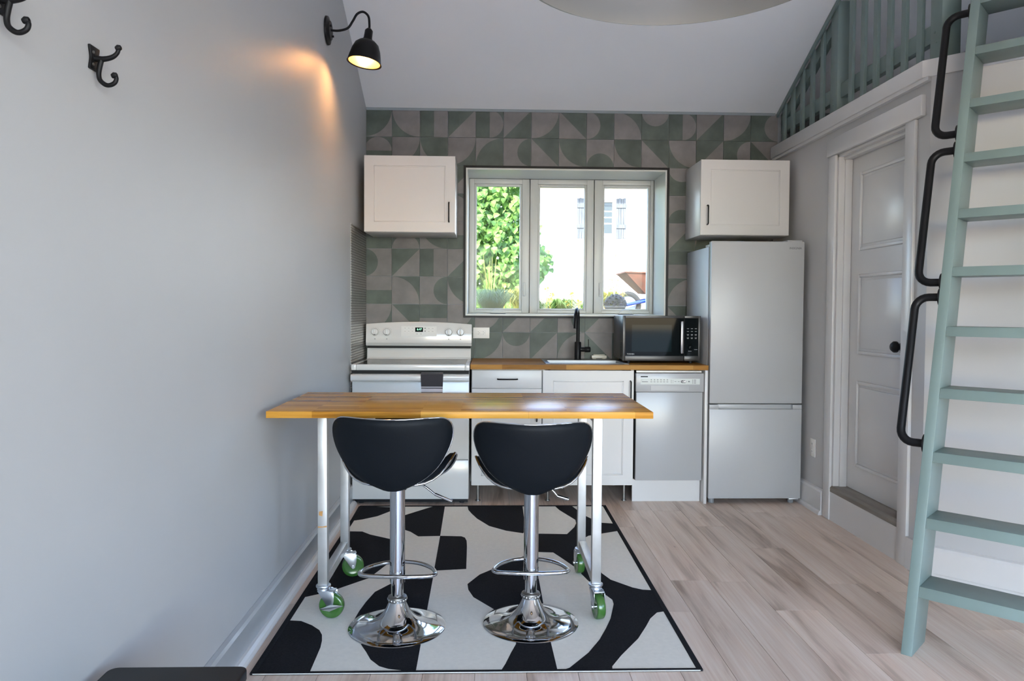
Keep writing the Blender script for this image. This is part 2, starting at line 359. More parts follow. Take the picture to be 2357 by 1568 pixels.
# rear wall; its wide glazed door is unseen, added to let daylight in
m = MB(); ra, rb, rz = -0.80, 3.50, 2.58
m.box(XL-T, ra, YR-T, YR, 0, 2.85).box(rb, XE+T, YR-T, YR, 0, 2.85).box(ra, rb, YR-T, YR, rz, 2.85)
struct('wall_rear', m, M_wall)
m = MB().box(ra, ra+0.07, YR-0.11, YR-0.03, 0.02, rz).box(rb-0.07, rb, YR-0.11, YR-0.03, 0.02, rz).box(1.21, 1.29, YR-0.11, YR-0.03, 0.02, rz).box(ra, rb, YR-0.11, YR-0.03, rz-0.07, rz).box(ra, rb, YR-0.11, YR-0.03, 0.0, 0.1)
gd = struct('added_door', m, M_trim, bevel=0.004)
obj('pane', B(ra+0.07, 1.21, YR-0.075, YR-0.065, 0.1, rz-0.07), M_glass, gd); obj('pane', B(1.29, rb-0.07, YR-0.075, YR-0.065, 0.1, rz-0.07), M_glass, gd)

# ---- tiles: every tile one mesh object, patterns are shared meshes
TS = 0.2032; G = 0.0017
def tile_mesh(kind):
    h = TS/2-G; n = 14
    full = [(-h,-h),(h,-h),(h,h),(-h,h)]                # x right, z up ; disc = first colour
    if kind == 'Q':     # quarter disc centred top-left
        R = 2*h; a = [(-h+R*math.sin(PI/2*i/n), h-R*math.cos(PI/2*i/n)) for i in range(n+1)]   # from bottom-left to top-right
        A = [(-h, h)]+a; Bp = [(h,-h)]+a[::-1]
    elif kind == 'D':   # diagonal: triangle top-left
        A = [(-h,-h),(h,h),(-h,h)]; Bp = [(-h,-h),(h,-h),(h,h)]
    elif kind == 'S':   # left half
        A = [(-h,-h),(0,-h),(0,h),(-h,h)]; Bp = [(0,-h),(h,-h),(h,h),(0,h)]
    elif kind == 'H':   # half disc on left side
        a = [(-h+h*math.sin(PI*i/n/1), -h*math.cos(PI*i/n)) for i in range(n+1)]
        A = a; Bp = [(h,-h),(h,h)]+a[::-1]
    else:               # 'C' half disc standing on the centre line, bulging left
        a = [(-h*math.sin(PI*i/n), -h*math.cos(PI*i/n)) for i in range(n+1)]
        A = a; Bp = [(-h,h),(-h,-h)]+[p for p in a] ; Bp = None
    yo, yi = -0.004, 0.006
    mb = MB()
    def put(poly, mi): mb.add([(p[0], yo, p[1]) for p in poly], [list(range(len(poly)))], mi)
    if kind == 'C':
        put(a, 0)
        put([(0,-h),(h,-h),(h,h),(0,h)], 1)
        half = n//2
        put([(-h,-h)]+a[:half+1][::-1], 1); put([(-h,h)]+a[half:][::-1], 1)
    elif kind == 'H':
        put(A, 0); put([(h,-h),(h,h)]+a[::-1], 1)
    else:
        put(A, 0); put(Bp, 1)
    mb.add([(p[0], yo, p[1]) for p in full]+[(p[0], yi, p[1]) for p in full], [(i,(i+1)%4,4+(i+1)%4,4+i) for i in range(4)], 1)
    return mb
TM = {}
def tile_data(kind, green):
    k = (kind, green)
    if k not in TM:
        mb = tile_mesh(kind); me = bpy.data.meshes.new('tile')
        me.from_pydata(mb.v, [], mb.f)
        for i, p in enumerate(me.polygons): p.material_index = mb.mi[i]
        bm = bmesh.new(); bm.from_mesh(me)
        for f in bm.faces:
            f.normal_update()
            if len(f.verts) > 0 and abs(f.normal.y) > 0.9 and f.normal.y > 0: f.normal_flip()
        bmesh.ops.triangulate(bm, faces=bm.faces); bm.to_mesh(me); bm.free()
        for mm in ((M_tileg, M_tilek) if green else (M_tilek, M_tileg)): me.materials.append(mm)
        TM[k] = me
    return TM[k]
ROT = {'TL': 0, 'BL': PI/2, 'BR': PI, 'TR': -PI/2, 'L': 0, 'B': PI/2, 'R': PI, 'T': -PI/2}   # turns the motif in the wall plane
grid = {0: 'QTLG QTRK SLG DTLG CRK DTLK QTLK DTRG HLK QBLK HTK CRK DTLK QTLK HRK',
        1: 'CTK QTLK QTRG QTLK QBRG HRG DTRG QTRG HBG QTRG DTRG QTRK DTLG HRK DTRK',
        2: 'SLG HTG DTLK DTLG QTLG HRK SLG QTRK HBG QTRG DTRG HTK QBLG DTLK HLK',
        3: 'QBLG DTLK HRG QBLK SLG QTLK DTLG HRK QTRG SLK DTLG HBG DTRG QTLK SLG',
        4: 'SBG HBK QTRG SBG QTLK DTLG QTLG HRK SLG QTRG DTLK DTLK QBRG SLK HTG',
        5: 'HLG DTLG SLG DTLK QTRG HTK DTLG SLG QTLK HRG DTRG STG QTLG DTLK HRK',
        6: 'SBG QBLK HRG QTRG DTLG SLG HTK QTRG DTLK SLG HLG QBRK DTLG QTLK SLG',
        7: 'QTLK DTRG STG QTLK QTLK DTLG DTLK HRG DTLG QTLK SLG DTRG QTRG HLK DTLK',
        8: 'SLG DTLK QTLG SRG QTLG HTG DTLG QBRK DTRK SLG QTRG DTLG HTK QTLG DTLG'}
CX0 = -0.7166; RZ0 = 2.5338+TS
for r in range(13):
    row = grid.get(r, grid[r % 9]).split()
    for c in range(15):
        code = row[c]; kind = code[0]; d = code[1:-1]; g = code[-1] == 'G'
        cx = CX0+TS*(c-1)+TS/2; cz = RZ0-TS*r-TS/2
        if cz < 0: continue
        if cx-TS/2 > WX0-0.01 and cx+TS/2 < WX1+0.01 and cz-TS/2 > WZ0-0.01 and cz+TS/2 < WZ1+0.01: continue
        if r > 8 and (r > 9 or c > 4): continue
        inx = cx+TS/2 > WX0 and cx-TS/2 < WX1 and cz+TS/2 > WZ0 and cz-TS/2 < WZ1
        if inx or c == 0 or c == 14 or r == 0:
            # cut tile: clip the motif mesh with planes
            me = tile_data(kind, g).copy(); bm = bmesh.new(); bm.from_mesh(me)
            bmesh.ops.rotate(bm, verts=bm.verts, cent=(0,0,0), matrix=Matrix.Rotation(-ROT[d] if d not in () else 0, 3, 'Y'))
            def cut(src, cuts):
                c_ = src.copy()
                for co, no in cuts:
                    bmesh.ops.bisect_plane(c_, geom=c_.verts[:]+c_.edges[:]+c_.faces[:], plane_co=co, plane_no=no, clear_outer=True)
                return c_
            base = []
            if c == 0: base.append(((XL+0.002-cx, 0, 0), (-1, 0, 0)))
            if c == 14: base.append(((XR+0.03-cx, 0, 0), (1, 0, 0)))
            pieces = [base]
            if inx:          # around the window opening a tile keeps what lies beside and what lies above or below it
                ew = 0.016; pieces = []
                side = None
                if cx-TS/2 < WX0-ew < cx+TS/2: side = ((WX0-ew-cx, 0, 0), (1, 0, 0))
                elif cx-TS/2 < WX1+ew < cx+TS/2: side = ((WX1+ew-cx, 0, 0), (-1, 0, 0))
                vert = None
                if cz-TS/2 < WZ1+ew < cz+TS/2: vert = ((0, 0, WZ1+ew-cz), (0, 0, -1))
                elif cz-TS/2 < WZ0-ew < cz+TS/2: vert = ((0, 0, WZ0-ew-cz), (0, 0, 1))
                if side: pieces.append(base+[side])
                if vert: pieces.append(base+[vert]+([(side[0], tuple(-q for q in side[1]))] if side else []))
            acc = bmesh.new(); tmp = bpy.data.meshes.new('tile_cut')
            for cc in pieces:
                c_ = cut(bm, cc); c_.to_mesh(tmp); c_.free()
                acc.from_mesh(tmp)
            bm.free(); bm = acc; bpy.data.meshes.remove(tmp)
            if not bm.faces: bm.free(); continue
            bm.to_mesh(me); bm.free()
            o = bpy.data.objects.new('tile', me)
        else:
            o = bpy.data.objects.new('tile', tile_data(kind, g)); o.rotation_euler = (0, -ROT[d], 0)
        COL.objects.link(o); o.parent = wb; o.location = (cx, YB+0.004+random.uniform(-0.0004, 0.0004), cz)
struct('trim_2', MB().box(XL, XR, YB-0.004, YB+0.03, ZE-0.012-0.006, ZE+0.004), mat('ceiling_caulk', (0.25, 0.28, 0.29), 0.7))

# ---- window
wn = struct('window_1', B(WX0, WX1, 5.80, 5.85, WZ0, WZ0+0.02), M_winw)
e = 0.015
obj('edge_trim', MB().box(WX0-e, WX0, YB-0.012, YB+0.02, WZ0-e, WZ1+e).box(WX1, WX1+e, YB-0.012, YB+0.02, WZ0-e, WZ1+e).box(WX0, WX1, YB-0.012, YB+0.02, WZ1, WZ1+e).box(WX0, WX1, YB-0.012, YB+0.02, WZ0-e, WZ0), M_blk, wn)
q = 0.012
obj('reveal', MB().box(WX0, WX0+q, YB+0.001, 5.80, WZ0, WZ1).box(WX1-q, WX1, YB+0.001, 5.80, WZ0, WZ1).box(WX0+q, WX1-q, YB+0.001, 5.80, WZ1-q, WZ1).box(WX0+q, WX1-q, YB+0.001, 5.80, WZ0, WZ0+q), M_winw, wn)
panes = [(-0.104, 0.234), (0.395, 0.7445), (0.903, 1.2475)]; gz0, gz1 = 1.289, 2.246
bounds = [WX0+q, 0.3125, 0.820, WX1-q]
for i, (a, b) in enumerate(panes):
    s0, s1 = bounds[i]+0.003, bounds[i+1]-0.003; z0, z1 = WZ0+q+0.002, WZ1-q-0.002
    m = MB().box(s0, a-0.018, 5.80, 5.85, z0, z1).box(b+0.018, s1, 5.80, 5.85, z0, z1).box(a-0.018, b+0.018, 5.80, 5.85, gz1+0.018, z1).box(a-0.018, b+0.018, 5.80, 5.85, z0, gz0-0.014)
    sa = obj('sash', m, M_winw, wn, bevel=0.003)
    m = MB().box(a-0.018, a, 5.812, 5.845, gz0-0.014, gz1+0.018).box(b, b+0.018, 5.812, 5.845, gz0-0.014, gz1+0.018).box(a, b, 5.812, 5.845, gz1, gz1+0.018).box(a, b, 5.812, 5.845, gz0-0.014, gz0)
    obj('glazing_bead', m, M_winw, sa, bevel=0.004)
    obj('pane', B(a, b, 5.826, 5.832, gz0, gz1), M_glass, sa)
    if i != 1:
        cxm = (a+b)/2
        cr = obj('crank', MB().prism([(cxm-0.065, 5.775, 1.25), (cxm+0.065, 5.775, 1.25), (cxm+0.05, 5.775, 1.262), (cxm+0.01, 5.775, 1.285), (cxm-0.02, 5.775, 1.283), (cxm-0.05, 5.775, 1.263)], (0, 0.024, 0)), M_winw, wn, bevel=0.004)
        obj('crank_slot', B(cxm-0.06, cxm+0.06, 5.770, 5.79, 1.2465, 1.2495), M_gap, cr)
obj('outer_frame', MB().box(WX0, WX0+0.05, 5.8505, 5.90, WZ0, WZ1).box(WX1-0.05, WX1, 5.8505, 5.90, WZ0, WZ1).box(0.26, 0.37, 5.8505, 5.90, WZ0, WZ1).box(0.77, 0.88, 5.8505, 5.90, WZ0, WZ1).box(WX0+0.05, WX1-0.05, 5.8505, 5.90, WZ1-0.055, WZ1).box(WX0+0.05, WX1-0.05, 5.8505, 5.90, WZ0, WZ0+0.045), M_winw, wn)
for xl in (0.272, 0.872):
    lk = obj('sash_lock', B(xl-0.010, xl+0.010, 5.785, 5.80, 1.385, 1.495), M_winw, wn, bevel=0.005)
    obj('lever', B(xl-0.006, xl+0.006, 5.775, 5.786, 1.40, 1.45), M_winw, lk, bevel=0.003)

# ---- baseboards and trims
def baseboard(name, p0, p1, n, h=0.135, t=0.022, shoe=0.026, mt=M_base):
    p0 = Vector(p0); p1 = Vector(p1); n = Vector(n)
    prof = [(0, 0), (t, 0), (t, h-0.018), (t-0.006, h-0.006), (0.004, h), (0, h)]
    d = p1-p0
    b = struct(name, MB().prism([p0+n*a+Vector((0, 0, z)) for a, z in prof], d), mt)
    r = [(t, 0), (t+shoe, 0), (t+shoe, 0.008), (t+shoe*0.8, 0.018), (t+shoe*0.4, 0.026), (t, 0.028)]
    obj('shoe_moulding', MB().prism([p0+n*a+Vector((0, 0, z)) for a, z in r], d), M_trim, b)
    return b
baseboard('baseboard_left', (XL, YR, 0), (XL, 4.80, 0), (1, 0, 0))
baseboard('baseboard_right', (XR, DY1+0.10, 0), (XR, YB, 0), (-1, 0, 0), h=0.16, shoe=0.014, mt=M_trim)
baseboard('baseboard_diagonal', (CN[0], CN[1], 0), (DE[0], DE[1], 0), -dn, h=0.158, shoe=0.012, mt=M_trim)
struct('baseboard_corner', B(XR-0.02, XR, CN[1], 3.588, 0, 0.158), M_trim)
# loft edge trim
m = MB(); ca = (XR-0.035, 3.508)
m.prism([(XR-0.035, YB-0.012, 2.405), (XR-0.035, ca[1], 2.405), (XR, CN[1], 2.405), (XR, YB-0.012, 2.405)], (0, 0, 0.082))
m.prism([(ca[0], ca[1], 2.405), (ca[0]+1.45, ca[1]-1.45, 2.405), (CN[0]+1.45, CN[1]-1.45, 2.405), (CN[0], CN[1], 2.405)], (0, 0, 0.082))
t1 = struct('trim_1', m, M_trim, bevel=0.003)
m = MB()
m.prism([(XR-0.026, YB-0.012, 2.385), (XR-0.026, CN[1]-0.018, 2.385), (XR, CN[1], 2.385), (XR, YB-0.012, 2.385)], (0, 0, 0.019))
obj('bead', m, M_trim, t1)
struct('wall_loft_back', B(XR+0.10, XE, YB-0.02, YB-0.006, 2.486, ZE), mat('loft_dark_tone', (0.075, 0.085, 0.09), 0.6, var=0.05, vscale=3))  # thin panels that give the loft's inner walls a darker tone
struct('wall_loft_gable', MB().prism([(XE-0.02, YB-0.02, 2.486), (XE-0.02, DE[1], 2.486), (XE-0.02, DE[1], zc(DE[1])-0.01), (XE-0.02, YB-0.02, zc(YB-0.02)-0.01)], (0.018, 0, 0)), MATS['loft_dark_tone'])
# loft deck
struct('floor_loft', MB().prism([(XR+0.005, YB, 2.425), (XR+0.005, CN[1], 2.425), (DE[0], DE[1], 2.425), (DE[0], YB, 2.425)], (0, 0, 0.06)), M_trim)

# ---- closet door with casing
dr = struct('door_1', B(2.185, 2.222, DY0+0.004, DY1-0.004, 0.215, DZ-0.004), M_trim)
for z0, z1 in ((0.36, 0.87), (1.03, 1.50), (1.64, 2.10)):
    py0, py1 = DY0+0.11, DY1-0.13
    pn = obj('door_panel', MB().box(2.179, 2.19, py0+0.035, py1-0.035, z0+0.035, z1-0.035), M_trim, dr, bevel=0.005)
    fr_ = MB().box(2.173, 2.19, py0, py0+0.02, z0, z1).box(2.173, 2.19, py1-0.02, py1, z0, z1).box(2.173, 2.19, py0+0.02, py1-0.02, z0, z0+0.02).box(2.173, 2.19, py0+0.02, py1-0.02, z1-0.02, z1)
    obj('panel_moulding', fr_, M_trim, pn, bevel=0.006)
kn = obj('door_knob', MB().lathe([(0.0, 0), (0.02, 0.002), (0.03, 0.014), (0.03, 0.028), (0.018, 0.036), (0.011, 0.040), (0.011, 0.048), (0.028, 0.050), (0.028, 0.055)], (2.130, 3.836, 1.094), (1, 0, 0)), M_blk, dr, smooth=True)
m = MB().box(XR-0.018, XR, DY1, DY1+0.085, 0, DZ+0.004).box(XR-0.018, XR, DY0-0.085, DY0, 0, DZ+0.004)
cs = struct('trim_3', m, M_trim, bevel=0.004)
obj('head_casing', MB().box(XR-0.026, XR, DY0-0.15, DY1+0.10, DZ+0.004, DZ+0.108), M_trim, cs, bevel=0.005)
obj('head_stop', MB().box(XR+0.03, XR+0.075, DY0, DY1, DZ-0.03, DZ), M_trim, cs, bevel=0.004)
obj('jamb', MB().box(XR, XR+0.118, DY1-0.016, DY1, 0.21, DZ).box(XR, XR+0.118, DY0, DY0+0.016, 0.21, DZ).box(XR, XR+0.118, DY0, DY1, DZ-0.012, DZ), M_trim, cs)
obj('stop', MB().box(XR+0.035, XR+0.078, DY1-0.028, DY1-0.016, 0.21, DZ).box(XR+0.035, XR+0.078, DY0+0.016, DY0+0.028, 0.21, DZ), M_trim, cs, bevel=0.002)
obj('threshold', MB().prism([(XR-0.012, DY0, 0.175), (XR+0.125, DY0, 0.195), (XR+0.125, DY0, 0.212), (XR, DY0, 0.212), (XR-0.012, DY0, 0.200)], (0, DY1-DY0, 0)), M_sill, cs, bevel=0.002)
obj('riser', B(XR-0.010, XR, DY0, DY1, 0, 0.175), M_trim, cs)

# ------------------------------------------------------------------ ladder
s2 = 2**-0.5
lb = Vector((1.545, 2.672, 0)); LN = 0.3162; DEP = 0.176; LW = 0.60; LTOP = 2.98
ld = thing('loft_ladder', lb, 'sage green painted wooden ladder leaning up to the loft', 'ladder')
def lp(a, b, z): return lb+dv*a+dn*(b+LN*z)+Vector((0, 0, z))
for a in (0.0, LW):
    obj('stringer', MB().prism([lp(a, 0, 0), lp(a, DEP, 0), lp(a, DEP, LTOP), lp(a, 0, LTOP)], dv*0.038), M_green, ld, bevel=0.002)
for i in range(11):
    zt = 0.244+0.2445*i
    obj('tread', MB().prism([lp(0.038, 0.002, zt-0.039), lp(0.038, 0.002, zt-0.039)+dn*(DEP-0.004), lp(0.038, 0.002, zt)+dn*(DEP-0.016), lp(0.038, 0.002, zt)], dv*(LW-0.038)), M_green, ld, bevel=0.002)
DL = 0.096
for zb0, zb1 in ((0.755, 1.342), (1.404, 1.98), (2.055, 2.63)):
    def hp(d, z): return lb-dv*d+dn*(0.04+LN*z)+Vector((0, 0, z))
    L1 = 0.05
    pts = [hp(0.0, zb0), hp(DL-L1, zb0)]+[hp(DL-L1+L1*math.sin(t*PI/2/6), zb0+L1*(1-math.cos(t*PI/2/6))) for t in range(1, 7)]
    pts += [hp(DL, zb0+(zb1-zb0)*u) for u in (0.3, 0.5, 0.7)]
    pts += [hp(DL-L1+L1*math.cos(t*PI/2/6), zb1-L1+L1*math.sin(t*PI/2/6)) for t in range(0, 7)]+[hp(0.0, zb1)]
    gb = tag(obj('grab_bar', MB().tube(pts, 0.0165, 14), M_blk, ld, smooth=True), 'black tubular grab bar')
    for z in (zb0, zb1): obj('flange', MB().cyl(hp(0.0, z), hp(0.008, z), 0.038, n=24), M_blk, gb, bevel=0.002)

# ------------------------------------------------------------------ loft railing
rl = thing('loft_railing', (XR+0.06, 4.4, 2.487), 'sage green slatted railing along the loft edge under the sloped ceiling', 'railing')
RX = XR+0.025; Z0 = 2.4875
def slat(y, wd=0.045, th=0.018):
    z1 = min(zc(y+wd/2)-0.012, 3.75); z1b = min(zc(y-wd/2)-0.012, 3.75)
    obj('slat', MB().prism([(RX, y+wd/2, Z0), (RX, y-wd/2, Z0), (RX, y-wd/2, z1b), (RX, y+wd/2, z1)], (th, 0, 0)), M_green, rl, bevel=0.0015, seg=1)
for y in (5.335, 5.187, 5.03, 4.875, 4.725): slat(y)
for y in (4.345, 4.205, 4.065, 3.925, 3.785, 3.645): slat(y)
def post(y0, y1):
    obj('post', MB().prism([(RX-0.004, y1, Z0), (RX-0.004, y0, Z0), (RX-0.004, y0, min(3.8, zc(y0)-0.012)), (RX-0.004, y1, min(3.8, zc(y1)-0.012))], (0.092, 0, 0)), M_green, rl, bevel=0.002)
post(4.50, 4.592); post(3.45, 3.542)
for a, b in ((4.595, 5.425), (3.545, 4.497)):
    obj('rail', B(RX+0.0185, RX+0.0565, a, b, 2.592, 2.68), M_green, rl, bevel=0.002)
def toprail(a, b, x0, x1, d0, d1):
    obj('top_rail', MB().prism([(x0, b, zc(b)-d1), (x0, a, zc(a)-d1), (x0, a, zc(a)-d0), (x0, b, zc(b)-d0)], (x1-x0, 0, 0)), M_green, rl, bevel=0.0015)
toprail(4.595, 5.425, RX+0.0185, RX+0.0565, 0.014, 0.11)
toprail(4.45, 5.425, RX-0.016, RX-0.002, 0.004, 0.035)
obj('top_rail', B(RX+0.0185, RX+0.0565, 3.545, 4.497, 3.30, 3.39), M_green, rl, bevel=0.002)
for y, z in ((3.49, 2.57), (3.505, 2.62), (4.545, 2.56), (4.55, 2.60)):
    obj('bolt', MB().cyl((RX-0.004, y, z), (RX-0.008, y, z), 0.006, n=12), M_green, rl)

# ------------------------------------------------------------------ wall sconce
SY = 4.135
sn = thing('wall_sconce', (XL, SY, 2.811), 'black gooseneck wall lamp with bell shade, lit, on the left wall', 'wall lamp')
obj('wall_plate', MB().lathe([(0.0, 0.024), (0.05, 0.024), (0.054, 0.018), (0.075, 0.012), (0.077, 0.001), (0.0, 0.001)], (XL, SY, 2.811), (1, 0, 0)), M_blk, sn, smooth=True)
for dy, dz in ((-0.025, 0.018), (0.028, -0.022)):
    obj('screw_knob', MB().cyl((XL+0.02, SY+dy, 2.811+dz), (XL+0.034, SY+dy, 2.811+dz), 0.006, n=12), M_blk, sn, bevel=0.001)
arm = catmull([(XL+0.02, SY, 2.813), (-0.84, SY, 2.811), (-0.79, SY, 2.826), (-0.762, SY, 2.865), (-0.738, SY, 2.904), (-0.705, SY, 2.916), (-0.677, SY, 2.893), (-0.671, SY, 2.85), (-0.672, SY, 2.82)], 6)
obj('arm', MB().tube(arm, 0.0065, 12), M_blk, sn, smooth=True)
tax = Vector((0.14, 0.05, 1)).normalized(); tp = Vector((-0.672, SY, 2.823))
obj('socket', MB().lathe([(0.0, 0.004), (0.012, 0.002), (0.022, -0.01), (0.023, -0.05), (0.028, -0.062), (0.03, -0.068), (0.0, -0.068)], tp, tax), M_blk, sn, smooth=True)
pr_ = [(0.02, -0.064), (0.045, -0.07), (0.065, -0.088), (0.078, -0.12), (0.086, -0.155), (0.092, -0.185), (0.096, -0.192)]
sh = obj('shade', MB().lathe(pr_+[(0.093, -0.190)]+[(r-0.0035, h-0.001) for r, h in pr_[-2::-1]], tp, tax, n=48), M_blk, sn, smooth=True)
obj('shade_lining', MB().lathe([(r-0.006, h-0.003) for r, h in pr_[:-1]], tp, tax, n=48), M_brass, sh, smooth=True)
bc = tp+tax*(-0.098)
obj('bulb', MB().lathe([(0.0, -0.032), (0.014, -0.028), (0.024, -0.014), (0.026, 0.0), (0.02, 0.02), (0.013, 0.04), (0.012, 0.058)], bc, tax, n=20), M_bulb, sn, smooth=True)
pl_ = bpy.data.lights.new('sconce_bulb_light', 'POINT'); pl_.energy = 2.7; pl_.color = (1.0, 0.60, 0.26); pl_.shadow_soft_size = 0.028
po = bpy.data.objects.new('sconce_bulb_light', pl_); COL.objects.link(po); po.location = bc+tax*(-0.039)

# ------------------------------------------------------------------ pendant overhead
pc = Vector((0.355, 1.363, 1.93)); R0 = 0.318
pd = thing('pendant_lamp', pc, 'wide grey dome pendant lamp hanging close overhead', 'pendant lamp')
pf = [(R0, 0.0), (R0*0.985, 0.035), (R0*0.93, 0.085), (R0*0.80, 0.14), (R0*0.58, 0.185), (R0*0.32, 0.21), (0.05, 0.222), (0.03, 0.225)]
obj('dome', MB().lathe([(R0+0.004, -0.002)]+[(r+0.002, h+0.001) for r, h in pf]+[(r-0.003, h-0.004) for r, h in pf[::-1]]+[(R0-0.002, -0.004)], pc, n=64, closed=True), M_pend, pd, smooth=True)
obj('cap', MB().lathe([(0.0, 0.30), (0.022, 0.298), (0.028, 0.28), (0.03, 0.228), (0.0, 0.228)], pc), M_blk, pd, smooth=True)
obj('cord', MB().cyl(pc+Vector((0, 0, 0.298)), (pc.x, pc.y, zc(pc.y)-0.03), 0.004, n=8), M_blk, pd)
obj('canopy', MB().lathe([(0.0, -0.03), (0.05, -0.03), (0.06, -0.02), (0.06, -0.0)], (pc.x, pc.y, zc(pc.y)-0.005)), M_blk, pd, smooth=True)
obj('bulb', MB().lathe([(0.0, 0.085), (0.02, 0.09), (0.032, 0.11), (0.034, 0.13), (0.022, 0.165), (0.014, 0.19), (0.014, 0.222)], pc, n=20), mat('pendant_bulb', (1, 0.85, 0.6), 0.3, emit=(1.0, 0.66, 0.32), estr=1.5), pd, smooth=True)
pl2 = bpy.data.lights.new('pendant_bulb_light', 'POINT'); pl2.energy = 0.12; pl2.color = (1.0, 0.66, 0.34); pl2.shadow_soft_size = 0.03
po2 = bpy.data.objects.new('pendant_bulb_light', pl2); COL.objects.link(po2); po2.location = pc+Vector((0, 0, 0.06))

# ------------------------------------------------------------------ coat hooks on the left wall
def coat_hook(label):
    h = thing('coat_hook', (XL, 1.72, 1.84), label, 'hook', 'black coat hooks on the left wall')
    m = MB(); a = []
    for i in range(17):     # plate outline with a pinched waist
        z = 1.871-(1.871-1.817)*i/16; wdt = 0.021-0.005*math.sin(PI*i/16)**2; a.append((z, wdt))
    m.prism([(XL, 1.72+wd_, z) for z, wd_ in a]+[(XL, 1.72-wd_, z) for z, wd_ in a[::-1]], (0.006, 0, 0))
    obj('plate', m, M_blk, h, bevel=0.0015)
    up = catmull([(-0.9, 1.72, 1.8445), (-0.8813, 1.72, 1.8435), (-0.8614, 1.72, 1.848), (-0.8498, 1.72, 1.8575), (-0.8465, 1.72, 1.868)], 5)
    obj('upper_prong', MB().tube(up, [0.0075-0.0028*min(1, i/14) for i in range(len(up))], 10), M_blk, h, smooth=True)
    lo = catmull([(-0.885, 1.72, 1.842), (-0.8895, 1.72, 1.824), (-0.8914, 1.72, 1.8088), (-0.8884, 1.72, 1.7956), (-0.8769, 1.72, 1.7860), (-0.866, 1.72, 1.7850), (-0.8554, 1.72, 1.7911), (-0.852, 1.72, 1.8012), (-0.8561, 1.72, 1.8069)], 5)
    obj('lower_prong', MB().tube(lo, [0.0058-0.0012*i/len(lo) for i in range(len(lo))], 10), M_blk, h, smooth=True)
    for p in ((-0.847, 1.72, 1.869), (-0.8565, 1.72, 1.807)):
        obj('knob', MB().lathe([(0.0, -0.0075), (0.005, -0.006), (0.0075, 0), (0.005, 0.006), (0.0, 0.0075)], p, (1, 0, 0.3), n=16), M_blk, h, smooth=True)
    for z in (1.856, 1.829): obj('screw', MB().cyl((XL+0.006, 1.72-0.009, z), (XL+0.008, 1.72-0.009, z), 0.0035, n=10), M_steel, h)
    return h
hk = coat_hook('whole black double coat hook high on the left wall')
h2 = copy_tree(hk); h2.location.y = 1.40; h2['label'] = 'black coat hook cut off by the top left corner of view'

# ------------------------------------------------------------------ bench corner at the lower left
bn = thing('bench', (-0.71, 1.1, 0), 'black topped low bench against the left wall, nearest the viewer', 'bench')
def rrect(x0, x1, y0, y1, r, n=6):
    P = []
    for cx, cy, a in ((x1-r, y1-r, 0), (x0+r, y1-r, PI/2), (x0+r, y0+r, PI), (x1-r, y0+r, 3*PI/2)):
        P += [(cx+r*math.cos(a+PI/2*i/n), cy+r*math.sin(a+PI/2*i/n)) for i in range(n+1)]
    return P
obj('seat', MB().prism([(x, y, 0.425) for x, y in rrect(-0.868, -0.552, 0.55, 1.70, 0.022)], (0, 0, 0.025)), M_blkplas, bn, bevel=0.003)
obj('apron', B(-0.85, -0.57, 0.58, 1.67, 0.36, 0.425), M_blkplas, bn, bevel=0.003)
for x in (-0.84, -0.60):
    for y in (0.60, 1.64): obj('leg', B(x-0.02, x+0.02, y-0.02, y+0.02, 0, 0.362), M_blkplas, bn, bevel=0.002)

# ------------------------------------------------------------------ embossed steel splash beside the stove
obj_ = obj('steel_splash', B(XL+0.0005, XL+0.003, 4.835, YB-0.006, 0.60, 1.835), M_emb, None, loc=(XL, 5.13, 0.6))
tag(obj_, 'embossed sheet steel splash guard on the wall beside the stove', 'splash guard')

# ------------------------------------------------------------------ shaker fronts
def shaker(name, x0, x1, z0, z1, yf, parent, mt=M_cab, rail=0.062, t=0.019):
    m = MB().box(x0, x1, yf+0.006, yf+t, z0, z1)
    m.box(x0, x0+rail, yf, yf+0.006, z0, z1).box(x1-rail, x1, yf, yf+0.006, z0, z1).box(x0+rail, x1-rail, yf, yf+0.006, z1-rail, z1).box(x0+rail, x1-rail, yf, yf+0.006, z0, z0+rail)
    d = obj(name, m, mt, parent)
    q = 0.008
    obj('panel_moulding', MB().box(x0+rail, x0+rail+q, yf+0.002, yf+0.0065, z0+rail, z1-rail).box(x1-rail-q, x1-rail, yf+0.002, yf+0.0065, z0+rail, z1-rail).box(x0+rail, x1-rail, yf+0.002, yf+0.0065, z1-rail-q, z1-rail).box(x0+rail, x1-rail, yf+0.002, yf+0.0065, z0+rail, z0+rail+q), mt, d, bevel=0.002)
    return d
def bar_handle(p0, p1, parent, off=0.028, r=0.0045):
    p0 = Vector(p0); p1 = Vector(p1); o = Vector((0, -off, 0)); d = (p1-p0).normalized()*0.012
    pts = [p0, p0+o*0.55, p0+o*0.9+d*0.35, p0+o+d, p1+o-d, p1+o*0.9-d*0.35, p1+o*0.55, p1]
    return obj('handle', MB().tube(pts, r, 10), M_blk, parent, smooth=True)
# upper cabinets
def upper(x0, x1, label, hx):
    z0, z1 = 1.80, 2.315
    c = thing('wall_cabinet', ((x0+x1)/2, 5.24, z0), label, 'cabinet', 'white wall cabinets')
    obj('body', B(x0+0.001, x1-0.001, 5.051, YB-0.006, z0, z1), M_cab, c, bevel=0.001)
    d = shaker('door', x0, x1, z0+0.002, z1, 5.03, c, rail=0.066)
    bar_handle((hx, 5.03, 1.871), (hx, 5.03, 2.002), d)
upper(-0.851, -0.237, 'white wall cabinet to the left of the window, above the stove', -0.278)
upper(1.444, 2.058, 'white wall cabinet to the right of the window, above the fridge', 1.490)

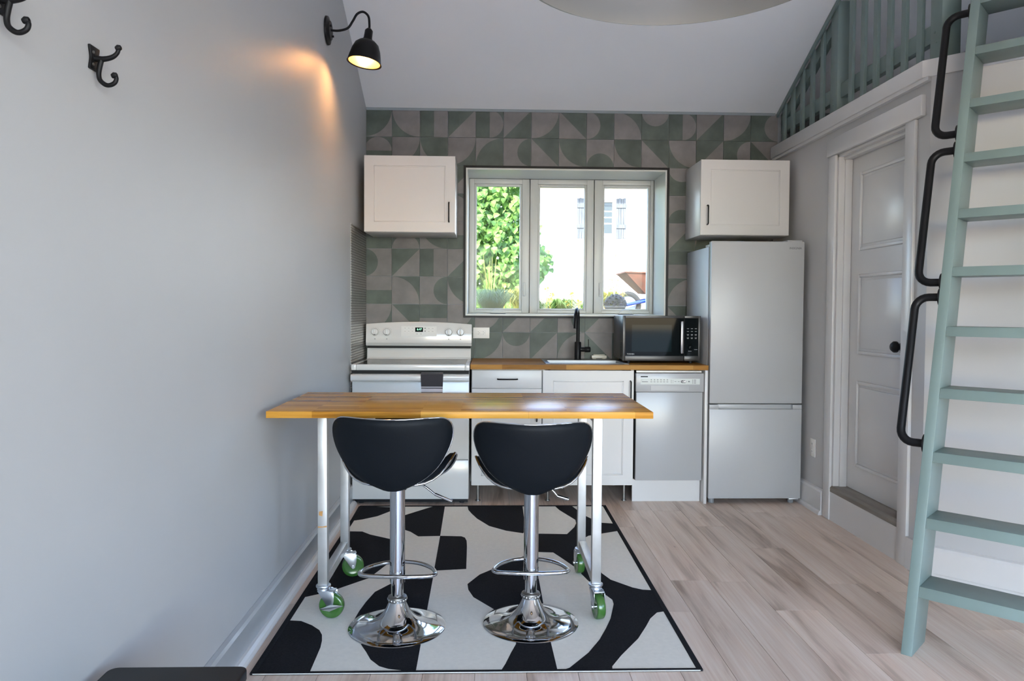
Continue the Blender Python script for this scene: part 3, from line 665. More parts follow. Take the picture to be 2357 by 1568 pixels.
# ------------------------------------------------------------------ base cabinets
YF = 4.83
def base_cab(x0, x1, label, kind):
    c = thing('base_cabinet', ((x0+x1)/2, 5.13, 0), label, 'cabinet', 'white base cabinets')
    if kind == 'sink':
        obj('body', MB().box(x0+0.001, x0+0.019, YF+0.021, 5.40, 0.116, 0.886).box(x1-0.019, x1-0.001, YF+0.021, 5.40, 0.116, 0.886).box(x0+0.019, x1-0.019, YF+0.021, 5.40, 0.116, 0.134).box(x0+0.019, x1-0.019, 5.384, 5.40, 0.134, 0.886), M_cab, c)
    else: obj('body', B(x0+0.001, x1-0.001, YF+0.021, 5.40, 0.116, 0.886), M_cab, c, bevel=0.001)
    for x in (x0+0.045, x1-0.05):
        for y in (4.89, 5.33):
            lg = obj('leg', MB().cyl((x, y, 0.006), (x, y, 0.118), 0.0095, n=14), M_steel, c, smooth=True)
            obj('foot', MB().cyl((x, y, 0.0), (x, y, 0.007), 0.017, n=16), M_steel, lg, bevel=0.001)
    if kind == 'drawer':
        dw_ = obj('drawer', B(x0+0.004, x1-0.003, YF, YF+0.019, 0.762, 0.880), M_cab, c, bevel=0.0015)
        bar_handle((0.056, YF, 0.822), (0.186, YF, 0.822), dw_)
        d = shaker('door', x0+0.004, x1-0.003, 0.118, 0.757, YF, c)
        bar_handle((x1-0.035, YF, 0.545), (x1-0.035, YF, 0.675), d)
    else:
        d = shaker('door', x0+0.004, x1-0.003, 0.118, 0.880, YF, c, rail=0.068)
        bar_handle((0.934, YF, 0.68), (0.934, YF, 0.812), d)
base_cab(-0.116, 0.350, 'white base cabinet with a drawer, next to the stove', 'drawer')
base_cab(0.351, 0.960, 'white sink base cabinet with one tall door', 'sink')
tag(obj('end_panel', B(1.424, 1.443, 4.80, 5.40, 0, 0.887), M_cab, None, bevel=0.001, loc=(1.434, 5.1, 0)), 'white end panel between the dishwasher and the fridge', 'panel')

# countertop with sink cut-out
m = MB(); cx0, cx1, cy0, cy1, cz0, cz1 = -0.122, 1.445, 4.80, YB-0.003, 0.888, 0.919
kx0, kx1, ky0, ky1 = 0.395, 0.912, 4.905, 5.20
m.box(cx0, kx0, cy0, cy1, cz0, cz1).box(kx1, cx1, cy0, cy1, cz0, cz1).box(kx0, kx1, cy0, ky0, cz0, cz1).box(kx0, kx1, ky1, cy1, cz0, cz1)
ct = thing('countertop', (0.66, 5.11, 0.888), 'oak butcher block countertop with the sink set into it', 'countertop')
obj('slab', m, M_count, ct)
# sink
sk = thing('sink', (0.65, 5.1, 0.92), 'stainless steel drop-in kitchen sink below the window', 'sink')
m = MB(); rx0, rx1, ry0, ry1 = 0.375, 0.932, 4.872, 5.345
m.box(rx0, kx0+0.012, ry0, ry1, 0.9192, 0.9235).box(kx1-0.012, rx1, ry0, ry1, 0.9192, 0.9235).box(kx0+0.012, kx1-0.012, ry0, ky0+0.012, 0.9192, 0.9235).box(kx0+0.012, kx1-0.012, ky1-0.012, ry1, 0.9192, 0.9235)
obj('rim', m, M_steel, sk, bevel=0.0015)
m = MB(); a0, a1, b0, b1 = kx0+0.012, kx1-0.012, ky0+0.012, ky1-0.012
m.add([(a0,b0,.922),(a1,b0,.922),(a1,b1,.922),(a0,b1,.922),(a0+.02,b0+.02,.74),(a1-.02,b0+.02,.74),(a1-.02,b1-.02,.74),(a0+.02,b1-.02,.74)], [(0,1,5,4),(1,2,6,5),(2,3,7,6),(3,0,4,7),(4,5,6,7)])
obj('bowl', m, M_steel, sk, smooth=True)
obj('drain', MB().lathe([(0.0, 0.006), (0.03, 0.004), (0.042, 0.001)], (0.65, 5.05, 0.741)), M_chrome, sk, smooth=True)
# faucet
fx, fy = 0.637, 5.275
fc = thing('faucet', (fx, fy, 0.9237), 'matte black gooseneck kitchen faucet behind the sink', 'faucet')
obj('body', MB().lathe([(0.0, 0), (0.026, 0), (0.026, 0.004), (0.0235, 0.006), (0.0235, 0.122), (0.02, 0.127), (0.0, 0.127)], (fx, fy, 0.9237)), M_blk, fc, smooth=True)
neck = [(fx, fy, 1.04), (fx, fy, 1.12), (fx, fy, 1.20)]+[tuple(Vector((fx, fy-0.085, 1.205))+Vector((-0.018*(1-math.cos(t)), 0.085*math.cos(t), 0.078*math.sin(t)))) for t in [PI*i/12 for i in range(1, 12)]]+[(fx-0.036, fy-0.170, 1.19), (fx-0.037, fy-0.172, 1.150)]
obj('spout', MB().tube(neck, [0.0125]*12+[0.0155]*(len(neck)-12), 14), M_blk, fc, smooth=True)
hh = obj('handle', MB().lathe([(0.0, 0.018), (0.016, 0.018), (0.016, 0.05), (0.02, 0.054), (0.02, 0.088), (0.017, 0.091), (0.0, 0.091)], (fx, fy, 0.995), (1, 0, 0)), M_blk, fc, smooth=True)
obj('lever', MB().cyl((fx+0.078, fy, 1.01), (fx+0.076, fy, 1.068), 0.003, n=10), M_blk, hh)
sp = thing('soap_dish', (0.80, 5.39, 0.919), 'small cream soap holder at the back of the sink', 'soap dish')
obj('tray', MB().box(0.752, 0.862, 5.372, 5.412, 0.925, 0.946).box(0.76, 0.785, 5.38, 5.405, 0.919, 0.926).box(0.83, 0.855, 5.38, 5.405, 0.919, 0.926), M_cream, sp, bevel=0.003)
obj('soap', B(0.765, 0.85, 5.378, 5.406, 0.946, 0.953), M_cream, sp, bevel=0.003)

# ------------------------------------------------------------------ stove
SX0, SX1 = -0.889, -0.127
st = thing('stove', (-0.508, 5.1, 0), 'white electric range with glass cooktop and arched control panel', 'stove')
obj('body', B(SX0+0.003, SX1-0.003, 4.80, 5.41, 0.035, 0.872), M_app, st, bevel=0.003)
for x in (SX0+0.05, SX1-0.05):
    for y in (4.86, 5.36): obj('foot', MB().cyl((x, y, 0), (x, y, 0.037), 0.018, n=14), M_blkplas, st)
obj('kick', B(SX0+0.01, SX1-0.01, 4.835, 4.86, 0.008, 0.035), M_blkplas, st)
# cooktop rim + glass
m = MB(); gx0, gx1, gy0, gy1 = SX0+0.03, SX1-0.03, 4.805, 5.315
m.box(SX0, gx0, 4.765, 5.34, 0.882, 0.920).box(gx1, SX1, 4.765, 5.34, 0.882, 0.920).box(gx0, gx1, 4.765, gy0, 0.882, 0.920).box(gx0, gx1, gy1, 5.34, 0.882, 0.920)
tp_ = obj('cooktop', m, M_app, st, bevel=0.004)
obj('cooktop_glass', B(gx0, gx1, gy0, gy1, 0.90, 0.9185), M_cook, tp_)
for cx_, cy_, r_ in ((-0.69, 4.95, 0.10), (-0.32, 4.95, 0.075), (-0.69, 5.19, 0.075), (-0.32, 5.19, 0.10)):
    obj('burner_ring', MB().lathe([(r_, 0.0002), (r_+0.002, 0.0002), (r_+0.002, 0.0005), (r_, 0.0005)], (cx_, cy_, 0.9185), n=40, closed=True), M_grey, tp_)
obj('vent_gap', B(SX0+0.004, SX1-0.004, 4.772, 4.81, 0.860, 0.883), M_gap, st)
# backguard
obj('backsplash', MB().prism([(SX0+0.006, 5.33, 0.918), (SX0+0.006, 5.41, 0.918), (SX0+0.006, 5.41, 0.996), (SX0+0.006, 5.352, 0.996), (SX0+0.006, 5.345, 0.93)], (SX1-SX0-0.012, 0, 0)), M_app, st, bevel=0.003)
obj('vent_gap', B(SX0+0.010, SX1-0.010, 5.338, 5.40, 0.996, 1.012), M_gap, st)
n = 16
top = [(SX0+(SX1-SX0)*i/n, 1.170+0.017*(1-((i/n-0.5)*2)**2)) for i in range(n+1)]
poly = [(SX0, 5.33, 1.028)]+[(x_, 5.345, z_) for x_, z_ in top]+[(SX1, 5.33, 1.028)]
def yfp(z): return 5.318+0.02*(z-1.03)/0.15
poly = [(SX0, yfp(1.032), 1.032)]+[(x_, yfp(z_), z_) for x_, z_ in top]+[(SX1, yfp(1.032), 1.032)]
m = MB().prism(poly[::-1], (0, 0.075, 0)); m.prism([(SX0, 5.318, 1.032), (SX0, 5.330, 1.012), (SX0, 5.40, 1.012), (SX0, 5.40, 1.032)], (SX1-SX0, 0, 0))
cp = obj('control_panel', m, M_app, st, bevel=0.004)
fl = 0.0012
def pan(x0, x1, z0, z1, mt, nm, par, t=0.0012): 
    return obj(nm, MB().prism([(x0, yfp(z0)-t, z0), (x1, yfp(z0)-t, z0), (x1, yfp(z1)-t, z1), (x0, yfp(z1)-t, z1)], (0, t+0.004, 0)), mt, par)
kp = pan(-0.635, -0.381, 1.082, 1.155, mat('keypad_white', (0.70, 0.69, 0.66), 0.35), 'keypad', cp)
ds = pan(-0.535, -0.479, 1.114, 1.146, M_glass_blk, 'clock_display', cp, 0.002)
text('clock_digits', '6:47', 0.021, (-0.505, yfp(1.13)-0.003, 1.132), (PI/2, 0, 0), M_led, ds)
for i in range(3):
    for z in (1.141, 1.119): 
        b_ = pan(-0.618+0.027*i, -0.597+0.027*i, z-0.0055, z+0.0055, M_outlet, 'button', kp, 0.002)
        pan(-0.614+0.027*i, -0.602+0.027*i, z-0.001, z+0.001, M_graph, 'caption', b_, 0.0028)
for i in range(2):
    for z in (1.139, 1.118):
        b_ = pan(-0.449+0.028*i, -0.425+0.028*i, z-0.0055, z+0.0055, M_outlet, 'button', kp, 0.002)
        pan(-0.445+0.028*i, -0.430+0.028*i, z-0.001, z+0.001, M_graph, 'caption', b_, 0.0028)
    b_ = pan(-0.536+0.029*i, -0.509+0.029*i, 1.092, 1.106, M_outlet, 'button', kp, 0.002)
    pan(-0.531+0.029*i, -0.514+0.029*i, 1.098, 1.1005, M_graph, 'caption', b_, 0.0028)
for dz, sg in ((1.141, 1), (1.119, -1)):
    obj('arrow_key', MB().prism([(-0.470, yfp(dz)-0.002, dz-0.004*sg), (-0.458, yfp(dz)-0.002, dz-0.004*sg), (-0.464, yfp(dz)-0.002, dz+0.005*sg)], (0, 0.004, 0)), M_graph, kp)
for kx in (-0.823, -0.738, -0.293, -0.208):
    kz = 1.112; ky = yfp(kz)
    kb = obj('knob', MB().lathe([(0.0, 0.024), (0.021, 0.024), (0.0235, 0.02), (0.026, 0.004), (0.027, 0.0)], (kx, ky, kz), (0, -1, 0.1), n=28), M_app, cp, smooth=True)
    obj('grip', MB().obox((kx, ky-0.028, kz), (1, 0, 0), (0, 1, 0), (0, 0, 1), 0.006, 0.008, 0.022), M_app, kb, bevel=0.003)
    obj('pointer', MB().obox((kx, ky-0.03, kz-0.0185), (1, 0, 0), (0, 1, 0), (0, 0, 1), 0.0062, 0.007, 0.003), M_graph, kb)
    for j in range(13):
        a = math.radians(-120+20*j)+PI/2
        px, pz = kx+0.034*math.cos(a), kz+0.034*math.sin(a)
        pan(px-0.0012, px+0.0012, pz-0.0012, pz+0.0012, M_graph, 'dial_mark', cp, 0.0006)
    pan(kx-0.004, kx+0.004, kz-0.052, kz-0.047, M_graph, 'dial_mark', cp, 0.0006)
# oven door, window, handle, drawer
od = obj('oven_door', B(SX0+0.004, SX1-0.004, 4.772, 4.80, 0.302, 0.859), M_app, st, bevel=0.004)
obj('oven_window', B(-0.735, -0.282, 4.769, 4.785, 0.43, 0.575), M_glass_blk, od, bevel=0.001)
obj('door_handle', MB().prism([(SX0+0.002, 4.775, 0.857), (SX0+0.002, 4.735, 0.857), (SX0+0.002, 4.722, 0.848), (SX0+0.002, 4.722, 0.822), (SX0+0.002, 4.735, 0.812), (SX0+0.002, 4.745, 0.812), (SX0+0.002, 4.745, 0.845), (SX0+0.002, 4.775, 0.848)], (SX1-SX0-0.004, 0, 0)), M_app, od, bevel=0.003)
obj('storage_drawer', B(SX0+0.004, SX1-0.004, 4.776, 4.80, 0.04, 0.296), M_app, st, bevel=0.004)

# towel over the handle
tw = thing('dish_towel', (-0.366, 4.73, 0.55), 'charcoal dish towel with pale stripes hanging on the oven handle', 'towel')
def towel_part(nm, z0, z1, mt, yo=0.0):
    m = MB(); n = 14; vs = []; fs = []; rows = 10
    for r in range(rows+1):
        z = z0+(z1-z0)*r/rows
        for i in range(n+1):
            u = i/n; x = -0.436+0.140*u + 0.004*math.sin((z-0.8)*20)*(u-0.5)
            y = 4.716+yo-0.004*math.sin(u*9+z*6)*(0.87-z)/0.35
            vs.append((x, y, z))
    for r in range(rows):
        for i in range(n): fs.append((r*(n+1)+i, r*(n+1)+i+1, (r+1)*(n+1)+i+1, (r+1)*(n+1)+i))
    k0 = len(vs); vs += [(p[0], p[1]+0.0035, p[2]) for p in vs]
    fs += [tuple(k0+i for i in f[::-1]) for f in fs]
    W = n+1
    for i in range(n): fs.append((i+1, i, k0+i, k0+i+1)); a = rows*W+i; fs.append((a, a+1, k0+a+1, k0+a))
    for r in range(rows): a = r*W; fs.append((a, a+W, k0+a+W, k0+a)); a = r*W+n; fs.append((a+W, a, k0+a, k0+a+W))
    return obj(nm, m.add(vs, fs), mt, tw, smooth=True)
towel_part('front_drape', 0.782, 0.862, M_towel); towel_part('stripe', 0.776, 0.782, M_towelw); towel_part('front_drape', 0.770, 0.776, M_towel)
towel_part('stripe', 0.748, 0.770, M_towelw); towel_part('front_drape', 0.53, 0.748, M_towel)
obj('fold', MB().prism([(-0.436, 4.716, 0.860), (-0.436, 4.730, 0.867), (-0.436, 4.752, 0.867), (-0.436, 4.752, 0.8705), (-0.436, 4.728, 0.8705), (-0.436, 4.7125, 0.862)], (0.140, 0, 0)), M_towel, tw)

# ------------------------------------------------------------------ dishwasher
dw = thing('dishwasher', (1.19, 5.1, 0), 'white slim dishwasher under the counter by the fridge', 'dishwasher')
DX0, DX1 = 0.968, 1.420
obj('tub', B(DX0+0.004, DX1-0.004, 4.86, 5.38, 0.15, 0.865), M_gap, dw)
obj('top_gasket', B(DX0+0.008, DX1-0.008, 4.845, 4.87, 0.868, 0.880), M_steel, dw)
pn = obj('control_panel', MB().box(DX0, DX1, 4.812, 4.86, 0.742, 0.866), M_dw, dw, bevel=0.004)
obj('legend_strip', B(0.998, 1.392, 4.8112, 4.815, 0.792, 0.830), mat('legend_grey', (0.60, 0.62, 0.59), 0.4), pn)
obj('badge', B(0.999, 1.046, 4.8105, 4.815, 0.839, 0.8465), M_blkplas, pn)
for i in range(6):
    x = 1.069+0.0213*i
    obj('indicator', B(x-0.0028, x+0.0028, 4.8105, 4.815, 0.819, 0.825), M_graph, pn)
    obj('caption', B(x-0.0058, x+0.0058, 4.8105, 4.815, 0.8075, 0.8105), M_graph, pn)
obj('lettering_strip', B(1.007, 1.047, 4.8105, 4.815, 0.8075, 0.811), M_graph, pn)
for z in (0.820, 0.812, 0.804):
    obj('caption', B(1.198, 1.206, 4.8105, 4.815, z-0.001, z+0.001), M_graph, pn); obj('indicator', B(1.212, 1.215, 4.8105, 4.815, z-0.0015, z+0.0015), M_graph, pn)
for x in (1.229, 1.251): obj('caption', B(x-0.006, x+0.006, 4.8105, 4.815, 0.810, 0.8125), M_graph, pn)
db = obj('display', MB().prism([(x, 4.8105, z) for x, z in rrect(1.266, 1.300, 0.802, 0.820, 0.007)], (0, 0.004, 0)), M_blkplas, pn)
text('display_digits', '1:58', 0.0175, (1.283, 4.8100, 0.811), (PI/2, 0, 0), mat('display_white', (0.9, 0.9, 0.9), 0.4, emit=(1, 1, 1), estr=0.6), db)
obj('caption', B(1.314, 1.325, 4.8105, 4.815, 0.808, 0.815), M_graph, pn)
for z in (0.822, 0.815, 0.808, 0.800):
    obj('indicator', B(1.342, 1.347, 4.8105, 4.815, z-0.0018, z+0.0018), M_graph, pn); obj('caption', B(1.352, 1.366, 4.8105, 4.815, z-0.0014, z+0.0014), M_graph, pn)
obj('handle_recess', MB().prism([(1.065, 4.8100, 0.783), (1.065, 4.8095, 0.752), (1.065, 4.826, 0.783)], (0.255, 0, 0)), M_dw, pn)
obj('door', B(DX0+0.004, DX1-0.006, 4.820, 4.86, 0.152, 0.740), M_dw, dw, bevel=0.003)
obj('kick_plate', B(0.9612, 1.418, 4.872, 4.89, 0.0, 0.150), M_cab, dw)

# ------------------------------------------------------------------ fridge
FX0, FX1 = 1.456, 2.072
fr = thing('fridge', (1.76, 5.1, 0), 'white two-door bottom freezer refrigerator in the right corner', 'fridge')
obj('body', B(FX0, FX1, 4.872, 5.405, 0.035, 1.706), M_fr, fr, bevel=0.006)
obj('gasket', B(FX0+0.012, FX1-0.012, 4.858, 4.874, 0.05, 1.70), M_grey, fr)
ud = obj('upper_door', B(FX0-0.001, FX1+0.001, 4.80, 4.858, 0.668, 1.738), M_fr, fr, bevel=0.006)
text('lettering', 'INSIGNIA', 0.0195, (2.012, 4.7992, 1.694), (PI/2, 0, 0), M_graph, ud, 0.0003)
ldr = obj('freezer_door', MB().box(FX0-0.001, FX1+0.001, 4.80, 4.858, 0.035, 0.630).box(FX0-0.001, FX0+0.06, 4.80, 4.858, 0.629, 0.660).box(FX1-0.06, FX1+0.001, 4.80, 4.858, 0.629, 0.660).box(FX0+0.05, FX1-0.05, 4.83, 4.858, 0.629, 0.660), M_fr, fr, bevel=0.003)
obj('hinge_cover', B(FX1-0.11, FX1-0.01, 4.81, 4.93, 1.738, 1.748), M_fr, fr, bevel=0.003)
obj('rear_hinge', B(FX0+0.005, FX0+0.09, 4.875, 4.96, 1.706, 1.722), M_fr, fr, bevel=0.003)
for x in (FX0+0.03, FX1-0.05):
    ft = obj('foot', MB().cyl((x, 4.84, 0.0), (x, 4.84, 0.036), 0.019, n=16), M_grey, fr, bevel=0.002)
    obj('foot', MB().cyl((x, 5.35, 0.0), (x, 5.35, 0.036), 0.019, n=16), M_grey, fr, bevel=0.002)
obj('hinge', B(FX1-0.075, FX1-0.01, 4.803, 4.835, 0.026, 0.036), M_zinc, fr, bevel=0.001)

# ------------------------------------------------------------------ microwave
mw = thing('microwave', (1.17, 5.12, 0.92), 'black stainless countertop microwave on the counter by the fridge', 'microwave')
MX0, MX1, MY, MZ0, MZ1 = 0.905, 1.434, 4.955, 0.937, 1.244
obj('case', B(MX0+0.004, MX1-0.004, MY+0.03, 5.36, MZ0+0.004, MZ1-0.003), M_dkst, mw, bevel=0.003)
for x in (MX0+0.05, MX1-0.05):
    for y in (5.02, 5.32): obj('foot', MB().cyl((x, y, 0.919), (x, y, MZ0+0.005), 0.012, n=12), M_blkplas, mw)
m = MB(); fw = 0.018; xs = 1.322
def frame4(m, x0, x1, z0, z1, wl_, wr, wb_, wt, y0, y1):
    m.box(x0, x0+wl_, y0, y1, z0, z1).box(x1-wr, x1, y0, y1, z0, z1).box(x0+wl_, x1-wr, y0, y1, z0, z0+wb_).box(x0+wl_, x1-wr, y0, y1, z1-wt, z1); return m
md = obj('door', frame4(MB(), MX0, xs-0.0015, MZ0, MZ1, 0.016, 0.001, 0.034, 0.016, MY, MY+0.032), M_dkst, mw, bevel=0.002)
obj('door_glass', B(MX0+0.016, xs-0.0025, MY+0.003, MY+0.028, MZ0+0.034, MZ1-0.016), M_glass_blk, md)
obj('window_mesh', B(MX0+0.06, xs-0.085, MY+0.0022, MY+0.004, MZ0+0.062, MZ1-0.062), mat('window_screen', (0.010, 0.018, 0.021), 0.05, spec=0.08), md)
obj('door_handle', MB().box(xs-0.030, xs-0.010, MY-0.030, MY-0.014, MZ0+0.052, MZ1-0.036).box(xs-0.026, xs-0.014, MY-0.016, MY+0.004, MZ0+0.06, MZ0+0.075).box(xs-0.026, xs-0.014, MY-0.016, MY+0.004, MZ1-0.06, MZ1-0.045), mat('handle_steel', (0.30, 0.29, 0.29), 0.3, metal=0.9), md, bevel=0.004)
text('lettering', 'TOSHIBA', 0.0125, (MX0+0.053, MY+0.0026, MZ0+0.046), (PI/2, 0, 0), M_ltprint, md, 0.0003)
cpn = obj('control_frame', frame4(MB(), xs+0.0015, MX1, MZ0, MZ1, 0.001, 0.014, 0.034, 0.016, MY, MY+0.032), M_dkst, mw, bevel=0.002)
obj('control_glass', B(xs+0.0025, MX1-0.014, MY+0.003, MY+0.028, MZ0+0.034, MZ1-0.016), M_glass_blk, cpn)
for j, z in enumerate((1.156, 1.137, 1.116, 1.094)):
    for i in range(3):
        x = xs+0.026+0.027*i
        obj('key_caption', B(x-0.007, x+0.007, MY+0.0024, MY+0.004, z, z+0.0024), M_ltprint, cpn)
        if j > 1: obj('key_caption', B(x-0.0055, x+0.0055, MY+0.0024, MY+0.004, z-0.0055, z-0.0035), M_ltprint, cpn)
obj('dial', MB().lathe([(0.0, 0.012), (0.016, 0.012), (0.019, 0.009), (0.02, 0.0)], (xs+0.044, MY+0.003, 1.03), (0, -1, 0), n=32), M_glass_blk, cpn, smooth=True)
obj('dial_caption', B(xs+0.03, xs+0.052, MY+0.0024, MY+0.004, 1.003, 1.0052), M_ltprint, cpn)
obj('dial_caption', B(xs+0.07, xs+0.092, MY+0.0024, MY+0.004, 1.014, 1.0162), M_ltprint, cpn)
for i in range(9):
    for j in range(3): obj('vent_slot', MB().obox((MX0+0.0042, 5.02+0.02*j, 0.965+0.011*i), (1, 0, 0), (0, 1, -0.3), (0, 0.3, 1), 0.001, 0.007, 0.0022), M_gap, mw)

# ------------------------------------------------------------------ outlets
ol = thing('wall_outlet', (-0.059, YB, 1.106), 'double outlet with cream cover plate on the tiles beside the stove', 'outlet', 'electrical outlets')
obj('cover_plate', B(-0.120, 0.001, YB-0.007, YB-0.0005, 1.066, 1.146), M_outlet, ol, bevel=0.002)
obj('receptacle', MB().prism([(x, YB-0.0095, z) for x, z in rrect(-0.094, -0.025, 1.089, 1.123, 0.006)], (0, 0.004, 0)), M_outlet, ol, bevel=0.001)
for x in (-0.081, -0.044):
    for dx, dz in ((0, 0.007), (0, -0.007), (0.009, 0)): obj('slot', B(x+dx-0.003, x+dx+0.003, YB-0.0099, YB-0.009, 1.106+dz-0.0013, 1.106+dz+0.0013), M_gap, ol)
o2 = thing('wall_outlet', (XR, 4.69, 0.396), 'white double outlet low on the wall between fridge and door', 'outlet', 'electrical outlets')
obj('cover_plate', B(XR-0.006, XR-0.0005, 4.653, 4.728, 0.338, 0.454), M_outlet, o2, bevel=0.002)
for z in (0.372, 0.420):
    rc = obj('receptacle', MB().prism([(XR-0.0085, y, z_) for y, z_ in rrect(4.674, 4.707, z-0.015, z+0.015, 0.012)], (0.004, 0, 0)), M_outlet, o2, bevel=0.001)
    for dy in (-0.006, 0.006): obj('slot', B(XR-0.009, XR-0.008, 4.69+dy-0.001, 4.69+dy+0.001, z-0.003, z+0.006), M_gap, rc)

# ------------------------------------------------------------------ rug
rg = thing('rug', (-0.03, 3.67, 0), 'flat woven rug with bold black and cream shapes under the table', 'rug')
RX0, RX1, RY0, RY1 = -0.828, 0.765, 2.552, 4.745
obj('weave', B(RX0+0.006, RX1-0.006, RY0+0.006, RY1-0.006, 0.0008, 0.0060), M_rugw, rg)
m = MB(); bw = 0.022
m.box(RX0, RX1, RY0, RY0+0.012, 0.0006, 0.0082).box(RX0, RX1, RY1-bw, RY1, 0.0006, 0.0082).box(RX0, RX0+bw, RY0+0.012, RY1-bw, 0.0006, 0.0082).box(RX1-bw, RX1, RY0+0.012, RY1-bw, 0.0006, 0.0082)
obj('binding', m, M_rugb, rg, bevel=0.0015)
obj('edge_stitching', B(RX0+0.01, RX1-0.01, RY0-0.0012, RY0+0.0012, 0.003, 0.0062), mat('cream_stitch', (0.62, 0.60, 0.55), 0.9), rg)
MOT = [
 [(-0.834,4.735),(-0.581,4.703),(-0.616,4.617),(-0.68,4.506),(-0.761,4.436),(-0.805,4.413),(-0.827,4.378)],
 [(-0.828,4.193),(-0.789,4.197),(-0.719,4.192),(-0.665,4.135),(-0.545,4.055),(-0.496,3.949),(-0.473,3.808),(-0.494,3.677),(-0.535,3.549),(-0.563,3.462),(-0.683,3.329),(-0.746,3.274),(-0.825,3.225)],
 [(-0.385,4.691),(-0.348,4.733),(-0.281,4.732),(-0.27,4.107),(-0.392,4.1),(-0.444,4.186),(-0.476,4.218),(-0.537,4.335),(-0.553,4.425),(-0.513,4.528)],
 [(-0.27,4.107),(-0.151,4.098),(-0.13,4.074),(-0.119,4.02),(-0.114,3.923),(-0.107,3.579),(-0.263,3.557)],
 [(-0.261,3.506),(-0.397,3.46),(-0.454,3.381),(-0.508,3.29),(-0.529,3.178),(-0.541,3.083),(-0.546,3.007),(-0.541,2.94),(-0.512,2.841),(-0.47,2.749),(-0.451,2.71),(-0.425,2.65),(-0.386,2.599),(-0.351,2.579),(-0.303,2.567),(-0.252,2.562)],
 [(-0.803,2.99),(-0.76,2.985),(-0.706,2.943),(-0.666,2.898),(-0.646,2.855),(-0.635,2.806),(-0.628,2.751),(-0.626,2.692),(-0.622,2.562),(-0.822,2.559),(-0.822,2.992)],
 [(-0.095,3.379),(-0.04,3.501),(0.057,3.614),(0.18,3.76),(0.221,3.773),(0.235,3.7),(0.24,3.574),(0.24,3.147),(0.242,2.766),(0.247,2.562),(0.049,2.562),(0.065,2.61),(0.086,2.69),(0.108,2.764),(0.109,2.89),(0.076,3.014),(0.02,3.1),(-0.064,3.224),(-0.089,3.31)],
 [(-0.135,4.735),(-0.127,4.643),(-0.106,4.564),(-0.069,4.449),(0.005,4.295),(0.103,4.201),(0.198,4.152),(0.213,4.2),(0.217,4.391),(0.221,4.735)],
 [(0.43,4.735),(0.452,4.632),(0.528,4.416),(0.524,4.343),(0.504,4.265),(0.447,4.132),(0.284,4.142),(0.241,4.118),(0.211,4.016),(0.212,3.891),(0.239,3.834),(0.266,3.827),(0.341,3.819),(0.369,3.752),(0.427,3.605),(0.469,3.424),(0.514,3.276),(0.547,3.186),(0.545,3.138),(0.507,2.99),(0.473,2.896),(0.432,2.796),(0.375,2.689),(0.325,2.62),(0.292,2.575),(0.272,2.562),(0.443,2.562),(0.446,2.584),(0.495,2.669),(0.584,2.804),(0.638,2.913),(0.672,2.988),(0.713,3.047),(0.755,3.061),(0.755,3.291),(0.704,3.299),(0.664,3.326),(0.579,3.425),(0.55,3.511),(0.524,3.796),(0.53,4.024),(0.546,4.075),(0.566,4.102),(0.755,4.195),(0.755,4.333),(0.681,4.351),(0.633,4.428),(0.596,4.51),(0.54,4.735)]]
for P in MOT:
    obj('black_motif', MB().prism([(x, y, 0.0055) for x, y in P], (0, 0, 0.0012)), M_rugb, rg, tri=True)

# ------------------------------------------------------------------ table on casters
tb = thing('kitchen_table', (-0.11, 3.19, 0), 'tall narrow oak-topped table on a steel frame with green casters', 'table')
TX0, TX1, TY0, TY1, TZ = -0.862, 0.646, 2.862, 3.522, 0.880
obj('table_top', B(TX0, TX1, TY0, TY1, TZ-0.026, TZ), M_block, tb, bevel=0.0015)
LG = 0.038; ZL = 0.142
lx = (-0.697, 0.430); ly = (3.005, 3.462)
for i, x in enumerate(lx):
    for j, y in enumerate(ly):
        lg = obj('leg', B(x-(0.004 if (i and j) else 0), x+LG-(0.004 if (i and j) else 0), y, y+LG, ZL, TZ-0.026), M_leg, tb, bevel=0.002)
        if i == 0 and j == 0:
            obj('tape_mark', MB().prism([(x+0.005, y-0.0006, 0.435), (x+0.019, y-0.0006, 0.43), (x+0.021, y-0.0006, 0.452), (x+0.006, y-0.0006, 0.45)], (0, 0.0008, 0)), M_rust, lg)
            obj('tape_mark', MB().prism([(x+0.001, y-0.0006, 0.383), (x+0.037, y-0.0006, 0.385), (x+0.037, y-0.0006, 0.392), (x+0.02, y-0.0006, 0.388), (x+0.001, y-0.0006, 0.389)], (0, 0.0008, 0)), M_rust, lg)
    obj('lower_rail', B(x+0.001, x+LG-0.003, ly[0]+LG, ly[1], ZL, ZL+LG), M_leg, tb, bevel=0.002)
    obj('upper_rail', B(x+0.001, x+LG-0.003, ly[0]+LG, ly[1], TZ-0.066, TZ-0.027), M_leg, tb, bevel=0.002)
obj('upper_rail', B(lx[0]+LG, lx[1], ly[1], ly[1]+LG, TZ-0.066, TZ-0.027), M_leg, tb, bevel=0.002)
